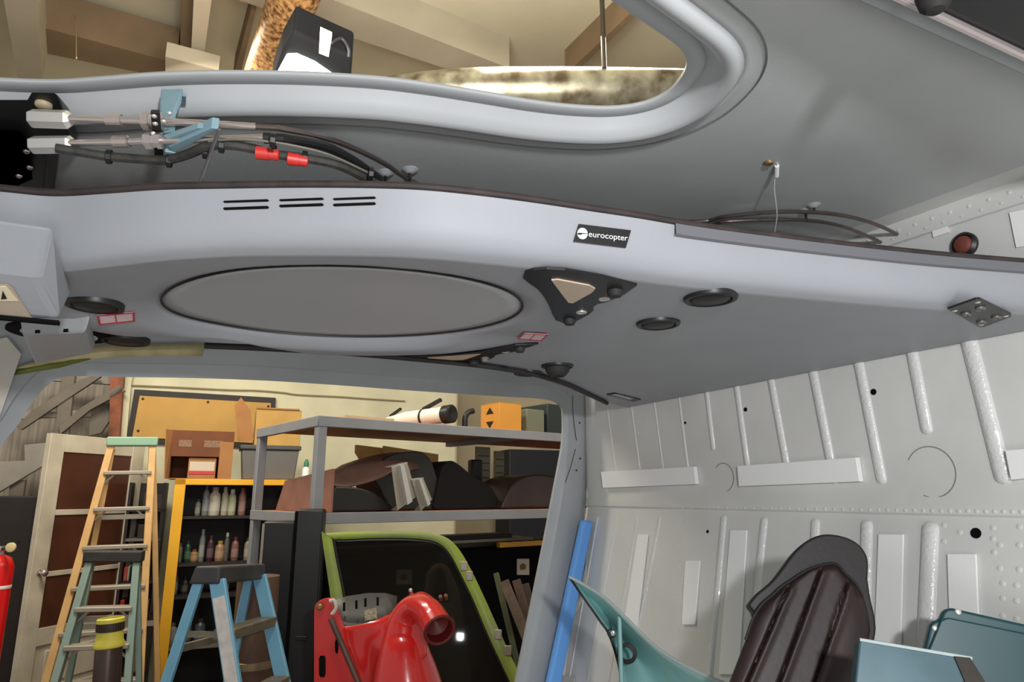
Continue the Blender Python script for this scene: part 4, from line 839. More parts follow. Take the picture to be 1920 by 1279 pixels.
for x, k, h, w_, col, capc, d_ in [(366, 0, 30, 10, (120, 122, 104), (60, 60, 60), 'short grey green bottle'), (380, 0, 56, 12, (126, 132, 136), (60, 80, 140), 'grey bottle with blue cap'), (397, 0, 52, 20, (196, 190, 172), (170, 160, 150), 'wide cream white bottle'), (416, 0, 52, 12, (180, 176, 152), (190, 186, 170), 'slim pale cream bottle'), (430, 0, 48, 14, (176, 178, 140), (210, 206, 190), 'yellowish green bottle'), (449, 0, 50, 13, (150, 106, 98), (150, 60, 50), 'dull pink bottle'), (478, 0, 50, 12, (190, 186, 180), (240, 220, 190), 'pale bottle behind the shelf post'),
    (341, 1, 34, 8, (126, 120, 110), (90, 90, 90), 'thin grey tube'), (355, 1, 38, 11, (30, 76, 50), (30, 50, 40), 'dark green bottle'), (368, 1, 22, 14, (140, 106, 66), (110, 80, 50), 'squat tan tub'), (381, 1, 58, 10, (120, 124, 120), (150, 150, 150), 'tall grey spray bottle'), (397, 1, 46, 12, (66, 40, 50), (90, 40, 40), 'dark maroon bottle'), (415, 1, 36, 16, (150, 116, 84), (160, 140, 60), 'amber bottle'), (427, 1, 50, 9, (96, 92, 84), (220, 220, 210), 'narrow grey bottle with white cap'), (443, 1, 42, 13, (120, 84, 74), (120, 40, 30), 'reddish brown bottle'), (466, 1, 40, 11, (140, 130, 112), (60, 60, 60), 'light brown bottle behind the shelf post'),
    (338, 2, 40, 10, (120, 112, 104), (90, 90, 90), 'slim grey canister'), (356, 2, 30, 12, (52, 52, 48), (40, 40, 40), 'black brown bottle'), (415, 2, 36, 13, (64, 116, 124), (60, 90, 100), 'teal bottle'), (432, 2, 28, 12, (70, 66, 60), (70, 70, 64), 'small dark grey bottle'),
    (341, 3, 36, 18, (138, 140, 130), (100, 100, 96), 'wide pale grey jug'), (366, 3, 44, 20, (70, 84, 88), (60, 60, 60), 'slate blue jug'), (392, 3, 40, 18, (60, 70, 72), (50, 50, 50), 'dark slate jug'), (444, 3, 42, 16, (54, 50, 48), (44, 44, 44), 'dark grey jug')]:
    bottle(x, k, h, w_, col, capc, '%s on the %s shelf of the yellow cabinet' % (d_, SH[k]))
# boxes and bin on top of the cabinet
ZTC = (o_ + ez).z
def standbox(x0, x1, ytop, off, depth, z0, turn=0.0):
    xm = (x0 + x1) / 2; p, q = PW(x0, 860, off), PW(x1, 860, off); zt = PW(xm, ytop, off).z
    return V((p.x, p.y, z0)), WD * (q - p).dot(WD), ND * depth, Z * (zt - z0)
M_CARD = mat('cardboard', (176, 122, 72), 0.8, var=0.1, vscale=6); M_CARDD = mat('dark_cardboard', (122, 72, 42), 0.8, var=0.12, vscale=6); M_CARDY = mat('yellow_cardboard', (200, 158, 88), 0.8, var=0.08, vscale=5)
ob, bx_, by_, bz_ = standbox(318, 436, 808, OFC - 0.02, 0.36, ZTC + .0005)
cbx = thing('open_carton', 'open brown cardboard carton lying on the yellow cabinet', 'carton', ob)
MB().obox(ob + by_ * .97, bx_, by_ * .03, bz_).build('back_wall', M_CARDD, cbx)
for k in (0, 1): MB().obox(ob + (bx_ - WD * .008) * k, WD * .008, by_, bz_).build('side_wall', M_CARDD, cbx)
MB().obox(ob, bx_, by_, Z * .006).build('bottom_wall', M_CARD, cbx); MB().obox(ob + bz_ - Z * .006, bx_, by_, Z * .006).build('top_wall', M_CARDD, cbx)
MB().obox(ob + bz_ * .46 - ND * .004, bx_, ND * .005, bz_ * .54).build('front_flap', M_CARDD, cbx)
MB().obox(ob + bx_ * .78 - ND * .010, bx_ * .22, ND * .005, bz_ * .78).build('side_flap', M_CARD, cbx)
MB().prism([ob - ND * .001, ob + bz_, ob + bz_ - WD * .045 - ND * .06, ob - WD * .02 - ND * .05], WD * .005).build('side_flap', M_CARD, cbx, smooth=0)
for kx, kw in ((.12, .2), (.52, .3)):
    MB().obox(ob + bx_ * kx + bz_ * .66 - ND * .006, bx_ * kw, ND * .001, bz_ * .14).build('printed_mark', mat('faded_print', (168, 132, 104), 0.8, var=0.4, vscale=120), cbx)
sb = thing('small_carton', 'small carton with white and red front inside the open carton', 'carton', ob)
o2 = ob + bx_ * .30 + Z * .007 + by_ * .04
MB().obox(o2, bx_ * .44, by_ * .6, bz_ * .42).build('box_body', M_CARD, sb); MB().obox(o2 - ND * .003 + bz_ * .08 + bx_ * .02, bx_ * .40, ND * .003, bz_ * .26).build('white_panel', mat('white_panel', (206, 192, 172), 0.7), sb); MB().obox(o2 - ND * .0045 + bz_ * .08 + bx_ * .02, bx_ * .40, ND * .002, bz_ * .07).build('red_stripe', M_RED, sb)
sh_ = PW(0, 0, 0)
gb = thing('grey_bin', 'grey plastic storage bin with lid beside the open carton', 'bin', PW(505, 890, OFC - .05))
o3, gx, gy, gz = standbox(452, 560, 834, OFC - 0.05, 0.32, ZTC + .0005)
M_BIN = mat('grey_bin_plastic', (104, 102, 98), 0.5)
MB().add([o3 + gx * .05 + gy * .05, o3 + gx * .95 + gy * .05, o3 + gx * .95 + gy * .95, o3 + gx * .05 + gy * .95, o3 + gz * .85, o3 + gx + gz * .85, o3 + gx + gy + gz * .85, o3 + gy + gz * .85], [(0, 1, 2, 3), (4, 7, 6, 5), (0, 4, 5, 1), (1, 5, 6, 2), (2, 6, 7, 3), (3, 7, 4, 0)]).build('tub', M_BIN, gb, bevel=0.01)
MB().obox(o3 - WD * .015 - ND * .015 + gz * .85, gx + WD * .03, gy + ND * .03, gz * .13).build('lid', mat('dark_bin_lid', (70, 72, 72), 0.5), gb, bevel=0.008)
yb = thing('folded_carton', 'yellowish cardboard carton with raised flap resting on the bin lid', 'carton', o3 + gz)
o4, cx_, cy_, cz_ = standbox(474, 560, 768, OFC - 0.08, 0.28, (o3 + gz * .985).z)
MB().obox(o4, cx_, cy_, cz_).build('box_body', M_CARDY, yb, bevel=0.003)
MB().obox(o4 + cz_ - ND * .01, cx_ * .95, cy_ * .3, Z * .012).build('top_flap', M_CARD, yb)
MB().prism([PW(x, y, OFC - 0.075) for x, y in [(446, 828), (440, 760), (452, 745), (470, 770), (476, 826)]], ND * .006).build('side_flap', M_CARD, yb, smooth=0)
p = PW(566, 1000, OFC - .1); gbn = thing('glue_bottle', 'white bottle with green cap at the right end of the yellow cabinet top', 'bottle', V((p.x, p.y, ZTC)))
MB().lathe(V((p.x, p.y, ZTC + .0005)), Z, [(0, 0), (.03, 0), (.03, .09), (.015, .11), (0, .11)], 16).build('body', M_WHITE, gbn, smooth=40); MB().lathe(V((p.x, p.y, ZTC + .11)), Z, [(.02, 0), (.02, .03), (.008, .06), (0, .06)], 14).build('cap', mat('green_cap', (50, 130, 90), 0.5), gbn)
# ---------------------------------------------------------------- grey shelf unit
E1 = V((0.783, 0.622, 0)).normalized(); E2 = V((-0.622, 0.783, 0)).normalized()
ZS1 = 0.40; K0 = PZ(598, 779, ZS1); LEN = 2.75; DEP = (PZ(475, 804, ZS1) - K0).length
M_SH = mat('shelf_grey', (142, 144, 148), 0.5, var=0.06, vscale=8); M_SHB = mat('brown_board', (176, 112, 78), 0.7, var=0.15, vscale=4)
su = thing('shelf_unit', 'long grey steel shelf unit with brown boards against the hangar wall', 'shelving', V((K0.x, K0.y, 0)))
for e_, f_ in ((0, 0), (LEN - .05, 0), (0, DEP - .05), (LEN - .05, DEP - .05)):
    b0 = V((K0.x, K0.y, 0)) + E1 * e_ + E2 * f_; MB().obox(b0, E1 * 0.05, E2 * 0.05, Z * (K0.z)).build('post', M_SH, su, bevel=0.004)
ZS2 = PY(600, 962, K0.y).z - CAMH
def shelf(z):
    b0 = V((K0.x, K0.y, CAMH + z))
    MB().obox(b0 - Z * .055 - E2 * .004, E1 * LEN, E2 * .025, Z * .055).build('front_lip', M_SH, su, bevel=0.003); MB().obox(b0 - Z * .055 - E1 * .004, E1 * .025, E2 * DEP, Z * .055).build('end_lip', M_SH, su, bevel=0.003)
    MB().obox(b0 - Z * .020 + E1 * .02 + E2 * .02, E1 * (LEN - .04), E2 * (DEP - .02), Z * .018).build('shelf_board', M_SHB, su)
    MB().obox(b0 - Z * .05 + E1 * LEN * .5, E1 * .05, E2 * DEP, Z * .03).build('cross_brace', M_SH, su)
shelf(ZS1); shelf(ZS2); shelf(-1.35)
def PE(x, y, dpt): return PP(x, y, V((K0.x, K0.y, 0)) + E2 * dpt, E2)     # plane parallel to the shelf front
def ebox(x0, x1, ytop, dpt, depth, z0, x2=None):
    p, q = PE(x0, 900, dpt), PE(x1, 900, dpt); zt = PE((x0 + x1) / 2, ytop, dpt).z
    return V((p.x, p.y, z0)), E1 * (q - p).dot(E1), E2 * depth, Z * (zt - z0)
Z1 = CAMH + ZS1 + .0005; Z2 = CAMH + ZS2 + .0005
# things on the top shelf
tel = thing('telescope', 'white telescope tube with black ends lying on the top shelf', 'telescope', PE(810, 785, .25))
a_, b_ = PE(725, 792, .62), PE(838, 770, .14); r_ = 0.05
a_.z = Z1 + r_ + .012; b_.z = Z1 + r_ + .03; dd = b_ - a_
MB().lathe(a_, dd, [(0, 0), (r_ * .6, 0), (r_, dd.length * .35), (r_, dd.length)], 28).build('white_tube', mat('telescope_white', (232, 228, 212), 0.4), tel, smooth=40)
MB().lathe(b_, dd, [(r_ * 1.02, -.02), (r_ * 1.12, -.015), (r_ * 1.12, .04), (r_ * .9, .045), (0, .03)], 28).build('black_hood', M_BLK, tel, smooth=40)
MB().lathe(a_ + dd * .62, dd, [(r_ * 1.0, 0), (r_ * 1.08, .002), (r_ * 1.08, .014), (r_, .016)], 28).build('tube_ring', M_BLK, tel)
MB().bar(a_ + dd * .62 + Z * r_, a_ + dd * .9 + Z * (r_ + .045), 0.02, 0.02).build('finder_bracket', M_BLK, tel); MB().bar(a_ + dd * .06 + Z * r_ * .7, a_ + dd * .24 + Z * (r_ + .025), 0.015, 0.015).build('focuser', M_BLK, tel)
for k in (.3, .92): MB().obox(V(((a_ + dd * k).x, (a_ + dd * k).y, Z1)) - E1 * .03 - E2 * .02, E1 * .06, E2 * .04, Z * .02).build('rest_foot', M_BLK, tel)
pe = PE(872, 790, .10); pe.z = Z1; tag(MB().tube(catmull([pe + Z * .001, pe + Z * .06, pe + Z * .095 + E1 * .02, pe + Z * .11 + E1 * .06], 5), 0.018, 12).build('black_elbow_pipe', M_BLK), 'black bent pipe standing on the top shelf beside the yellow box', 'pipe')
o_, ex, ey, ez = ebox(936, 978, 757, .06, .30, Z1)
ex = ex; yx = thing('yellow_box', 'yellow orange carton with two black arrows on the top shelf', 'carton', o_)
MB().obox(o_, ex, E2 * .20, ez).build('box_body', mat('yellow_orange_card', (216, 150, 58), 0.7, var=0.06, vscale=6), yx, bevel=0.003)
q_ = o_ - E2 * .002
MB().obox(o_ + ez, ex, E2 * .20, Z * .004).build('lid', mat('orange_lid', (196, 128, 50), 0.7), yx)
nl_ = E1 * -1                                         # left face of the carton carries the arrows
for kz, up_ in ((.70, 1), (.28, -1)):
    cz = o_ + ez * kz + E2 * .10 + nl_ * .0012; MB().prism([cz + Z * .030 * up_, cz - Z * .012 * up_ + E2 * .04, cz - Z * .012 * up_ - E2 * .04], nl_ * .0012).build('arrow', M_BLK, yx, smooth=0)
o_, ex, ey, ez = ebox(988, 1022, 768, .12, .3, Z1); tag(MB().obox(o_, ex, ey, ez).build('grey_green_case', mat('grey_green_case', (108, 112, 92), 0.7), bevel=0.006), 'dull grey green case on the top shelf right of the yellow box', 'case')
o_, ex, ey, ez = ebox(1028, 1090, 760, .12, .3, Z1); tag(MB().obox(o_, ex, ey, ez).build('dark_case', mat('dark_green_case', (34, 46, 44), 0.6), bevel=0.006), 'dark green case at the right end of the top shelf', 'case')
o_, ex, ey, ez = ebox(640, 735, 771, .05, .3, Z1); tag(MB().obox(o_, ex, ey, Z * .018).build('loose_board', mat('loose_board', (196, 176, 136), 0.7)), 'thin pale board lying flat on the top shelf under the telescope', 'board')
# things on the lower shelf
M_FIB = mat('brown_fibreboard', (148, 104, 86), 0.8, var=0.15, vscale=7)
p0_, p1_ = PP(468, 956, V((K0.x, K0.y, 0)) + E1 * .10, E1), PP(583, 956, V((K0.x, K0.y, 0)) + E1 * .08, E1)
tag(MB().prism([V((K0.x, K0.y, Z2)) + E1 * .12 + E2 * .06, V((K0.x, K0.y, Z2)) + E1 * .12 + E2 * (DEP - .08), V((K0.x, K0.y, Z2 + .17)) + E1 * .12 + E2 * (DEP - .2), V((K0.x, K0.y, Z2 + .22)) + E1 * .12 + E2 * .06], E1 * .01).build('fibreboard_sheet', M_FIB, smooth=0), 'reddish brown fibreboard sheet standing at the left end of the lower shelf', 'board')
def sheet(name, label, cat, rows, m, th=.012, sub=4):
    rr = [catmull([PE(x, y, d_) for x, y, d_ in r_], sub) for r_ in rows]
    cols = list(zip(*rr)); cols = [catmull(list(c__), 3) if len(c__) > 2 else list(c__) for c__ in cols]
    return tag(MB().grid([list(r__) for r__ in zip(*cols)]).build(name, m, smooth=60, solid=th), label, cat)
M_SEATB = mat('seat_brown', (150, 116, 102), 0.5, var=0.2, vscale=6); M_SEATK = mat('seat_black', (30, 27, 26), 0.45, var=0.2, vscale=5)
sheet('curved_seat_shell', 'brown curved seat shell with drooping front edge on the lower shelf', 'seat shell', [[(640, 872, .60), (690, 856, .50), (745, 848, .50), (786, 856, .5), (796, 868, .5)], [(622, 884, .34), (665, 874, .34), (725, 860, .34), (775, 862, .34), (790, 878, .34)], [(608, 898, .2), (645, 908, .2), (705, 894, .2), (750, 872, .2), (772, 880, .2)], [(610, 904, .19), (645, 915, .19), (704, 901, .19), (748, 880, .19), (768, 890, .19)]], M_SEATB)
def chunk(name, label, cat, px, d0, dp, m, bev=.02):
    P = catmull([PE(x, y, d0) for x, y in px], 3, True)
    for p_ in P: p_.z = max(p_.z, Z2)
    return tag(MB().prism(P, E2 * dp).build(name, m, smooth=40, bevel=bev, seg=3), label, cat)
chunk('black_seat_arch', 'black moulded seat back arching over the brown shell down to the lower shelf', 'seat shell', [(742, 960), (712, 915), (700, 885), (716, 864), (745, 850), (785, 847), (806, 860), (818, 890), (830, 930), (834, 960), (800, 962)], .32, .30, mat('olive_black_plastic', (58, 56, 48), 0.4, var=0.3, vscale=5))
chunk('black_seat_pan', 'low black seat pan beneath the brown curved shell', 'seat shell', [(622, 960), (622, 935), (628, 914), (640, 912), (680, 916), (715, 932), (738, 960), (670, 962)], .10, .20, M_SEATK)
def bracket(px, dpt, name, label):
    t = thing(name, label, 'bracket', PE(px[0][0], px[2][1], dpt)); P = [PE(x, y, dpt) for x, y in px]
    MB().prism(P, E2 * .006).build('web', M_GREY_AL, t, smooth=0, bevel=.002)
    n = len(P)
    for i in (0, 2): MB().prism([P[i], P[(i + 1) % n], P[(i + 1) % n] - E2 * .0 + E2 * .07, P[i] + E2 * .07], Z * .004).build('flange', M_ALU, t, smooth=0)
    e = lambda a, b, k: a + (b - a) * k
    MB().prism([e(P[0], P[1], .38), e(P[0], P[1], .62), e(P[3], P[2], .62), e(P[3], P[2], .38)], E2 * -.03).build('rib', M_ALU, t, smooth=0)
bracket([(734, 876), (764, 868), (782, 930), (745, 957)], .02, 'aluminium_bracket', 'larger pale aluminium channel bracket leaning on the black seat parts')
bracket([(772, 900), (794, 897), (810, 936), (789, 958)], .01, 'aluminium_bracket', 'smaller pale aluminium channel bracket right of the larger bracket')
chunk('black_cover', 'crumpled black cover on the lower shelf right of the brackets', 'cover', [(816, 960), (820, 920), (830, 876), (846, 864), (862, 872), (884, 890), (904, 902), (925, 918), (938, 962), (870, 962)], .30, .32, mat('black_fabric', (24, 22, 22), 0.8, bump=.4, bscale=14))
chunk('dark_cowl_panel', 'dark curved cowl panel at the right end of the lower shelf', 'cowl', [(944, 962), (950, 930), (968, 902), (1000, 890), (1045, 894), (1090, 905), (1095, 962), (1010, 962)], .24, .36, mat('dark_brown_cowl', (66, 52, 46), 0.4, var=0.2, vscale=6), .03)
o_, ex, ey, ez = ebox(885, 905, 862, .72, .06, Z2); tag(MB().obox(o_, ex, ey, ez).build('black_case', M_BLK, bevel=.01), 'upright black case at the back of the lower shelf', 'case')
for k, (x0, x1, yt, lb) in enumerate([(893, 919, 838, 'tall pale vent grille panel behind the black case'), (928, 945, 846, 'narrow cream vent grille panel right of the tall one')]):
    o_, ex, ey, ez = ebox(x0, x1, yt, .76, .02, Z2); t = thing('vent_grille', lb, 'grille', o_)
    MB().obox(o_, ex, ey, ez).build('panel', mat('grille_beige', (150, 142, 118), 0.7), t)
    for j in range(7): MB().obox(o_ + ez * (.12 + .12 * j) - E2 * .004 + ex * .1, ex * .8, E2 * .004, Z * .006).build('slot', M_BLK, t)
for k, (xa, ya, xb, lb) in enumerate([(668, 834, 800, 'orange tan plank leaning behind the brown seat shell'), (720, 836, 822, 'wide tan plywood offcut leaning behind the brown seat shell')]):
    d_ = DEP - .10 - .05 * k; p0_, p1_ = PE(xa, ya, d_), PE(xb, ya + 16, d_); w_ = (p1_ - p0_).dot(E1)
    b_ = V((p0_.x, p0_.y, Z2)); tag(MB().prism([b_ + E1 * w_ * .5, b_ + E1 * w_, b_ + E1 * w_ + Z * (p1_.z - Z2), b_ + Z * (p0_.z - Z2), b_ + Z * (p0_.z - Z2 - .05)], E2 * .02).build('timber_offcut', mat('tan_timber', (226, 180, 108), 0.7, var=0.1, vscale=6), smooth=0), lb, 'timber')
p = PE(832, 940, .6); p.z = Z2; wb = thing('spray_can', 'green and white spray can behind the black cover', 'spray can', p)
MB().lathe(p, Z, [(0, 0), (.028, 0), (.028, .2), (.02, .22), (0, .22)], 16).build('can', mat('can_green', (60, 120, 86), 0.4), wb, smooth=40); MB().lathe(p + Z * .2, Z, [(.024, 0), (.024, .07), (0, .075)], 16).build('cap', M_WHITE, wb, smooth=40)
# things under the shelf
M_DNAVY = mat('navy_black', (22, 24, 32), 0.6)
tag(MB().obox(*wbox(955, 1160, 845, 0, 0.1, 0.4, True)).build('dark_locker', M_DNAVY, bevel=.01), 'tall dark navy locker against the wall behind the right end of the shelf', 'locker')
lk = thing('black_crate', 'black crate with a square picture label beneath the grey shelf', 'crate', V((PY(960, 1279, 4.3).x, 4.3, 0)))
o_, ex, ey, ez = ebox(604, 1060, 1034, .45, .38, CAMH - 1.3495); MB().obox(o_, ex, ey, ez).build('crate_body', M_BLKM, lk, bevel=.01)
for (x0, x1, y0, y1) in ((969, 992, 1048, 1078), (743, 772, 1068, 1096)):
    P = [PE(x, y, .449) for x, y in [(x0, y0), (x1, y0), (x1, y1), (x0, y1)]]; la = MB().prism(P, E2 * -.002).build('picture_label', mat('label_cream', (206, 200, 184), 0.7), lk, smooth=0)
    xm, ym = (x0 + x1) / 2, (y0 + y1) / 2; MB().prism([PE(x, y, .446) for x, y in [(xm - 6, ym - 3), (xm, ym - 7), (xm + 6, ym - 3), (xm + 5, ym + 5), (xm - 5, ym + 6)]], E2 * -.001).build('printed_picture', mat('label_print', (122, 96, 44), 0.7), la, smooth=0)
yr = thing('yellow_bar', 'yellow steel bar with dark notches lying on the black crate', 'bar', PE(980, 1025, .40))
pA, pB = PE(934, 1030, .47), PE(1080, 1016, .47); pA.z = pB.z = (o_ + ez).z + .019
MB().bar(pA, pB, .04, .035).build('bar', M_YC, yr, bevel=.003)
for k in range(6): MB().cbox(pA + (pB - pA) * (.12 + .14 * k) + Z * .018, E1 * .03, E2 * .042, Z * .006).build('notch', M_BLK, yr)
p = PE(640, 990, .3)
for k, (x0, x1, y0, y1, col, lb) in enumerate([(600, 700, 1004, 1010, (166, 120, 80), 'tan plywood sheet'), (610, 690, 992, 1004, (96, 112, 108), 'grey green folded sheet'), (665, 860, 978, 992, (26, 24, 24), 'black rubber sheet'), (760, 1000, 984, 1034, (60, 46, 38), 'dark brown hatch cover')]):
    pass
stz = (o_ + ez).z
# cupboard stack that carries flat sheets on the crate
for k, (x0, x1, h_, col, lb) in enumerate([(606, 1050, .030, (70, 54, 44), 'dark brown hatch cover lowest on the black crate'), (620, 1000, .020, (176, 168, 150), 'pale grey rim panel lying on the dark hatch cover'), (640, 960, .03, (40, 34, 32), 'black rubber sheet topmost on the black crate')]):
    a_, b_ = PE(x0, 1020, .60), PE(x1, 1020, .60); hh = [0, .0305, .0510][k]
    tag(MB().obox(V((a_.x, a_.y, stz + hh + .0005)), E1 * (b_ - a_).dot(E1), E2 * .2, Z * h_).build('flat_sheet', mat('sheet_%d' % k, col, 0.6), bevel=.003), lb, 'sheet')
# tall black locker pair in front of the shelf's near corner
for (x0, x1, yt, Y, lb) in ((545, 597, 955, 3.30, 'tall black case standing against the near post of the grey shelf'), (484, 544, 978, 3.42, 'black case with worn metal edge left of the taller black case')):
    p, q = PY(x0, 1100, Y), PY(x1, 1100, Y); zt = PY((x0 + x1) / 2, yt, Y).z; t = thing('black_case', lb, 'case', V(((p.x + q.x) / 2, Y, 0)))
    MB().obox(V((p.x, Y, 0)), V((q.x - p.x, 0.02, 0)), V((-.03, .16, 0)), Z * zt).build('case_body', M_BLK, t, bevel=.012, seg=3)
    MB().obox(V((p.x - .002, Y - .004, .02)), V((.012, 0, 0)), V((0, .02, 0)), Z * (zt - .03)).build('metal_edge', M_GREY_AL if x0 < 500 else M_BLKM, t)
    MB().cbox(V(((p.x + q.x) / 2, Y - .002, zt * .62)), V((.05, 0, 0)), V((0, .012, 0)), Z * .02).build('latch', M_STEEL if x0 < 500 else M_RUB, t, bevel=.003)
# fibre drum
cD = V((PY(470, 1279, 3.15).x, 3.15, 0)); fd = thing('fibre_drum', 'brown fibre drum with metal band behind the blue stepladder', 'drum', cD)
zD = PY(478, 1080, 3.15).z; rD = .088
MB().lathe(cD, Z, [(0, 0), (rD, 0), (rD, zD), (0, zD)], 32).build('drum_body', mat('brown_drum', (104, 76, 58), 0.65, var=0.15, vscale=5), fd, smooth=40)
for y in (1262,): MB().lathe(V((cD.x, cD.y, PY(478, y, 3.05).z)), Z, [(rD, 0), (rD + .004, .002), (rD + .004, .03), (rD, .032)], 32).build('metal_band', mat('band_metal', (160, 140, 110), 0.4, 0.6), fd)
# ---------------------------------------------------------------- green helicopter door leaning outside
GD0 = PY(760, 1279, 3.05); GDN = V((0.10, -0.97, 0.20)).normalized()
def PG(x, y, o=0.0): return PP(x, y, GD0 + GDN * o, GDN)
gd = thing('green_door', 'lime green framed helicopter door with dark window leaning under the shelf', 'door', PG(800, 1279))
out = catmull([PG(x, y) for x, y in [(640, 1480), (632, 1279), (622, 1140), (604, 1008), (608, 1001), (640, 998), (700, 996), (765, 996), (810, 1000), (840, 1010), (862, 1032), (884, 1070), (908, 1120), (935, 1180), (972, 1260), (1010, 1340), (1060, 1460)]], 4)
inn = catmull([PG(x, y) for x, y in [(668, 1480), (660, 1279), (646, 1140), (624, 1020), (628, 1012), (648, 1011), (700, 1009), (762, 1009), (805, 1013), (828, 1022), (846, 1042), (866, 1080), (890, 1130), (915, 1190), (952, 1270), (988, 1350), (1030, 1460)]], 4)
M_LIME = mat('lime_green_paint', (140, 160, 48), 0.4, rgb2=(112, 118, 92), vscale=2.2, thr=(0.25, 0.55))
e = lambda a, b, k: a + (b - a) * k
MB().grid([[p - GDN * .03 for p in out], [p + GDN * .0 for p in out], [e(p, q, .25) + GDN * .006 for p, q in zip(out, inn)], [e(p, q, .75) + GDN * .006 for p, q in zip(out, inn)], list(inn), [q - GDN * .03 for q in inn]]).build('door_frame', M_LIME, gd, smooth=50, solid=.003)
inn2 = [e(q, sum(inn, V()) / len(inn), .035) for q in inn]
MB().grid([[q - GDN * .008 for q in inn], [q - GDN * .006 for q in inn2], [q - GDN * .02 for q in inn2]]).build('window_seal', M_BLK, gd)
gm = bpy.data.materials.new('dark_glass'); gm.use_nodes = True; g_ = gm.node_tree.nodes['Principled BSDF']; g_.inputs['Base Color'].default_value = (.10, .09, .07, 1); g_.inputs['Roughness'].default_value = .03; g_.inputs['Transmission Weight'].default_value = .9; g_.inputs['IOR'].default_value = 1.1
MB().prism([q - GDN * .012 for q in inn2], GDN * -.003).build('window_glass', gm, gd, smooth=0)
MB().prism([PG(x, y) for x, y in [(640, 1480), (1060, 1480), (1100, 1760), (650, 1760)]], GDN * -.03).build('lower_skin', M_LIME, gd, smooth=0)
for x, y in [(872, 1080), (862, 1062), (926, 1190), (944, 1220)]: MB().cbox(PG(x + 8, y, .008), V((.03, 0, 0)), GDN * .012, Z * .04).build('hinge_lug', M_GREY_AL, gd, bevel=.003)
# grey brown slotted panel seen through the window
SP0 = PY(840, 1200, 3.35); SPN = V((.15, -.96, .2)).normalized()
def PSP(x, y, o=0): return PP(x, y, SP0 + SPN * o, SPN)
sp_ = MB().grid([[PSP(x, y) for x, y in r_] for r_ in ([(788, 1600), (790, 1279), (794, 1120), (800, 1075), (812, 1060), (822, 1056)], [(806, 1600), (808, 1279), (812, 1130), (815, 1100), (818, 1080), (824, 1072)], [(850, 1600), (848, 1279), (842, 1130), (838, 1100), (834, 1080), (828, 1072)], [(892, 1600), (884, 1279), (870, 1160), (858, 1100), (842, 1064), (830, 1056)])][:2] ).grid([[PSP(x, y) for x, y in r_] for r_ in ([(806, 1600), (808, 1279), (812, 1130)], [(850, 1600), (848, 1279), (842, 1130)])]).grid([[PSP(x, y) for x, y in r_] for r_ in ([(850, 1600), (848, 1279), (842, 1130), (838, 1100), (834, 1080), (828, 1072), (824, 1072), (822, 1056)], [(892, 1600), (884, 1279), (870, 1160), (858, 1100), (842, 1064), (832, 1057), (828, 1056), (822, 1056)])])
for p_ in sp_.v: p_.z = max(p_.z, 0.001)
tag(sp_.build('slotted_panel', mat('grey_brown_panel', (98, 86, 76), 0.7, var=0.2, vscale=9), solid=.012), 'grey brown panel with slotted top standing behind the green door window', 'panel')
# weathered timbers right of the green door
for k, (a_, b_, w_, col, lb) in enumerate([((945, 1090), (985, 1190), .05, (110, 92, 78), 'weathered grey brown timber leaning nearest the green door'), ((968, 1088), (1000, 1200), .045, (92, 70, 58), 'reddish brown timber leaning behind the grey timber'), ((930, 1075), (955, 1180), .03, (86, 90, 60), 'mossy green strip leaning left of the timbers'), ((985, 1095), (1012, 1200), .04, (70, 56, 48), 'dark brown timber closest to the door jamb')]):
    p = PY(*a_, 3.75 + .05 * k); q = ground(p, PY(*b_, 3.68 + .05 * k)); tag(MB().bar(p, q, w_, .03, V((0, -1, 0))).build('timber_batten', mat('weathered_%d' % k, col, 0.8, var=0.35, vscale=14), bevel=.003), lb, 'timber')
# ---------------------------------------------------------------- red intake assembly
M_REDG = mat('glossy_red_paint', (196, 34, 30), 0.22, coat=0.5, bump=0.02, bscale=30)
ra = thing('red_intake_duct', 'glossy red curved intake duct with flanged plate in front of the green door', 'intake duct', V((PY(740, 1279, 2.35).x, 2.35, 0)))
YR = 2.35
cp = catmull([PY(*p) for p in [(770, 1560, 2.30), (768, 1400, 2.30), (764, 1300, 2.30), (758, 1230, 2.30), (756, 1190, 2.31), (764, 1156, 2.31), (784, 1140, 2.28), (803, 1148, 2.22), (815, 1164, 2.18), (824, 1181, 2.14)]], 6)
rr = [interp([(0, .150), (6, .135), (12, .112), (18, .082), (24, .060), (30, .050), (36, .045), (42, .042), (48, .042), (54, .045)], i) for i in range(len(cp))]
MB().tube(cp, rr, 32, False).build('duct_body', M_REDG, ra, smooth=70, solid=.004)
dE = (cp[-1] - cp[-2]).normalized()
MB().lathe(cp[-1], dE, [(.038, -.01), (.045, -.004), (.049, .002), (.045, .006), (.039, .004), (.036, -.03), (0, -.05)], 32).build('duct_mouth', mat('dark_red_inside', (96, 18, 16), 0.5), ra, smooth=50)
rows = [[PY(x, y, Y_) for x, y, Y_ in r_] for r_ in ([(640, 1176, 2.44), (680, 1170, 2.43), (716, 1158, 2.42), (748, 1140, 2.40), (780, 1112, 2.38), (800, 1112, 2.38), (820, 1128, 2.37)], [(660, 1230, 2.42), (690, 1222, 2.42), (718, 1205, 2.38), (740, 1180, 2.34), (768, 1150, 2.30), (790, 1140, 2.29), (812, 1148, 2.29)], [(676, 1290, 2.42), (700, 1280, 2.41), (722, 1260, 2.36), (742, 1230, 2.30), (760, 1200, 2.27), (780, 1180, 2.26), (800, 1176, 2.25)], [(690, 1420, 2.42), (712, 1410, 2.40), (730, 1380, 2.34), (745, 1340, 2.28), (760, 1290, 2.24), (780, 1250, 2.24), (800, 1230, 2.24)])]
rows = [catmull(r_, 4) for r_ in rows]; cols = [catmull(list(c__), 4) for c__ in zip(*rows)]
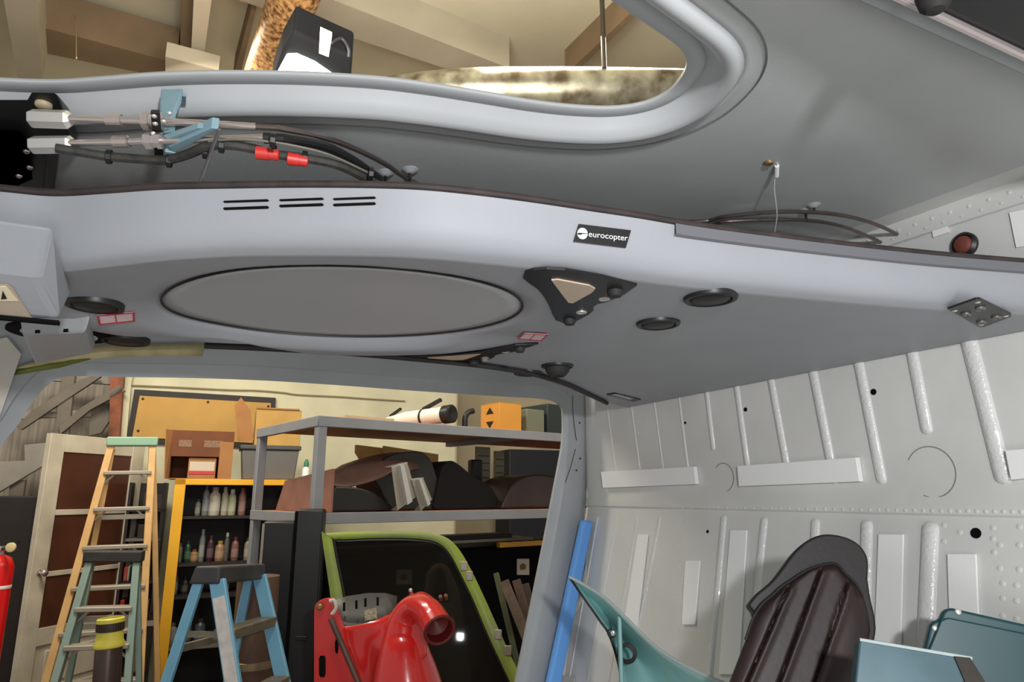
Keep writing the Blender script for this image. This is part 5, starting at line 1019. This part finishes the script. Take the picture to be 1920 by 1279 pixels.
MB().grid([list(r_) for r_ in zip(*cols)]).build('flared_skin', M_REDG, ra, smooth=70, solid=.003)
MB().prism(catmull([PY(x, y, 2.42) for x, y in [(590, 1640), (588, 1279), (588, 1180), (589, 1140), (596, 1128), (610, 1122), (622, 1124)]], 4) + [PY(x, y, 2.42) for x, y in [(628, 1150), (640, 1180), (668, 1260), (690, 1400), (700, 1640)]], V((.01, .02, 0))).build('flange_plate', M_REDG, ra, smooth=0, bevel=.006, seg=3)
def slot(x0, y0, x1, y1, o_=-.003): MB().prism([PY(x, y, 2.42 + o_) for x, y in [(x0 + 2, y0), (x1 - 2, y0), (x1, y0 + 6), (x1, y1 - 6), (x1 - 2, y1), (x0 + 2, y1), (x0, y1 - 6), (x0, y0 + 6)]], V((0, .004, 0))).build('slot', M_BLKM, ra, smooth=0)
slot(598, 1230, 610, 1270); slot(628, 1198, 634, 1226)
MB().tube([PY(620, 1160, 2.38), PY(642, 1210, 2.37), PY(676, 1290, 2.36), PY(720, 1420, 2.36)], .010, 8).build('brown_strut', mat('rust_strut', (96, 62, 50), 0.5, var=0.3, vscale=20), ra)
MB().grid([[PY(x, y, Y_) for x, y, Y_ in r_] for r_ in ([(618, 1128, 2.50), (650, 1118, 2.53), (690, 1112, 2.55), (722, 1112, 2.56), (745, 1118, 2.57)], [(622, 1160, 2.48), (655, 1168, 2.50), (692, 1168, 2.52), (720, 1160, 2.53), (742, 1146, 2.54)], [(632, 1178, 2.46), (658, 1180, 2.47), (692, 1176, 2.49), (718, 1166, 2.5), (742, 1150, 2.52)])]).build('grey_slotted_band', mat('dark_grey_metal', (74, 72, 70), 0.45, 0.4, var=0.2, vscale=12), ra, solid=.006)
for x, y in [(645, 1138), (668, 1134), (685, 1130), (708, 1128)]: MB().prism([PY(x + i, y + j, 2.475) for i, j in [(-2, -8), (2, -8), (2, 8), (-2, 8)]], V((0, .004, 0))).build('band_slot', M_BLKM, ra, smooth=0)
MB().prism([PY(x, y, 2.455) for x, y in [(683, 1145), (706, 1140), (707, 1160), (684, 1164)]], V((0, .003, 0))).build('data_tag', mat('tag_cream', (206, 196, 160), 0.6, var=0.5, vscale=160), ra, smooth=0)
MB().lathe(PY(600, 1138, 2.415), V((0, -1, 0)), [(.011, 0), (.011, .006), (.006, .010), (0, .010)], 14).build('bolt', mat('brass_bolt', (140, 120, 70), 0.4, 0.6), ra)
MB().tube(catmull([PY(x, y, 2.41) for x, y in [(618, 1128), (626, 1126), (630, 1140), (622, 1152), (628, 1146)]], 4), .006, 8).build('white_clamp', mat('dirty_white', (196, 190, 176), 0.6), ra)
for x, y in [(770, 1108), (826, 1120), (836, 1118), (832, 1150), (838, 1156)]: MB().lathe(PY(x, y, 2.36), V((0, -1, .6)), [(.006, -.02), (.006, .006), (0, .008)], 10).build('stud', M_STEEL if x < 800 else mat('rust_stud', (120, 70, 50), 0.6), ra)
MB().obox(V((PY(690, 1279, 2.3).x, 2.22, 0)), V((.2, 0, 0)), V((0, .2, 0)), Z * (PY(700, 1560, 2.3).z + .02)).build('base_block', M_REDG, ra)
# ================================================================== LIGHTS, CAMERA
def area(name, loc, target, size, power, col=(1, 1, 1), sizey=None):
    l = bpy.data.lights.new(name, 'AREA'); l.energy = power; l.color = col; l.size = size
    if sizey: l.shape = 'RECTANGLE'; l.size_y = sizey
    o = bpy.data.objects.new(name, l); C.objects.link(o); o.location = loc
    o.rotation_euler = (V(target) - V(loc)).to_track_quat('-Z', 'Y').to_euler(); return o
area('camera_flash', (0.25, -0.36, 1.745), (0.25, 1.2, 1.72), 0.06, 13.5, (0.97, 0.985, 1.0))
area('hangar_strip_light', (-2.4, 3.4, 3.9), (-1.9, 5.0, 0.9), 1.6, 95, (1, 0.91, 0.77), 0.4)
area('hangar_strip_light', (0.6, 3.2, 3.9), (0.2, 5.0, 1.0), 1.6, 55, (1, 0.91, 0.77), 0.4)
area('ceiling_bounce_light', (-0.4, 1.6, 3.0), (-0.3, 2.6, 4.6), 1.5, 75, (1, 0.95, 0.84))  # added upward fill that brightens the hangar ceiling, no fixture there
area('low_fill_light', (0.5, -1.0, 0.75), (0.4, 0.8, 1.9), 0.6, 9, (1, 0.98, 0.95))  # unseen fill added low behind the camera to lift the roof and headliner
pl = bpy.data.lights.new('flood_lamp_light', 'POINT'); pl.energy = 24; pl.shadow_soft_size = 0.05; po = bpy.data.objects.new('flood_lamp_light', pl); C.objects.link(po); po.location = PZ(590, 165, 1.12)
w = bpy.data.worlds.new('World'); bpy.context.scene.world = w; w.use_nodes = True
w.node_tree.nodes['Background'].inputs[0].default_value = (1.0, 0.98, 0.95, 1); w.node_tree.nodes['Background'].inputs[1].default_value = 0.46
cam = bpy.data.cameras.new('camera'); co = bpy.data.objects.new('camera', cam); C.objects.link(co)
co.location = CAM; co.rotation_euler = (math.pi / 2 + PIT, 0, 0); cam.sensor_width = 36; cam.lens = F * 36 / 1920; cam.clip_start = 0.02
sc_ = bpy.context.scene; sc_.camera = co
sc_.view_settings.view_transform = 'Standard'; sc_.view_settings.look = 'None'; sc_.view_settings.gamma = 1; sc_.view_settings.exposure = 0.0
sc_.view_settings.use_curve_mapping = False
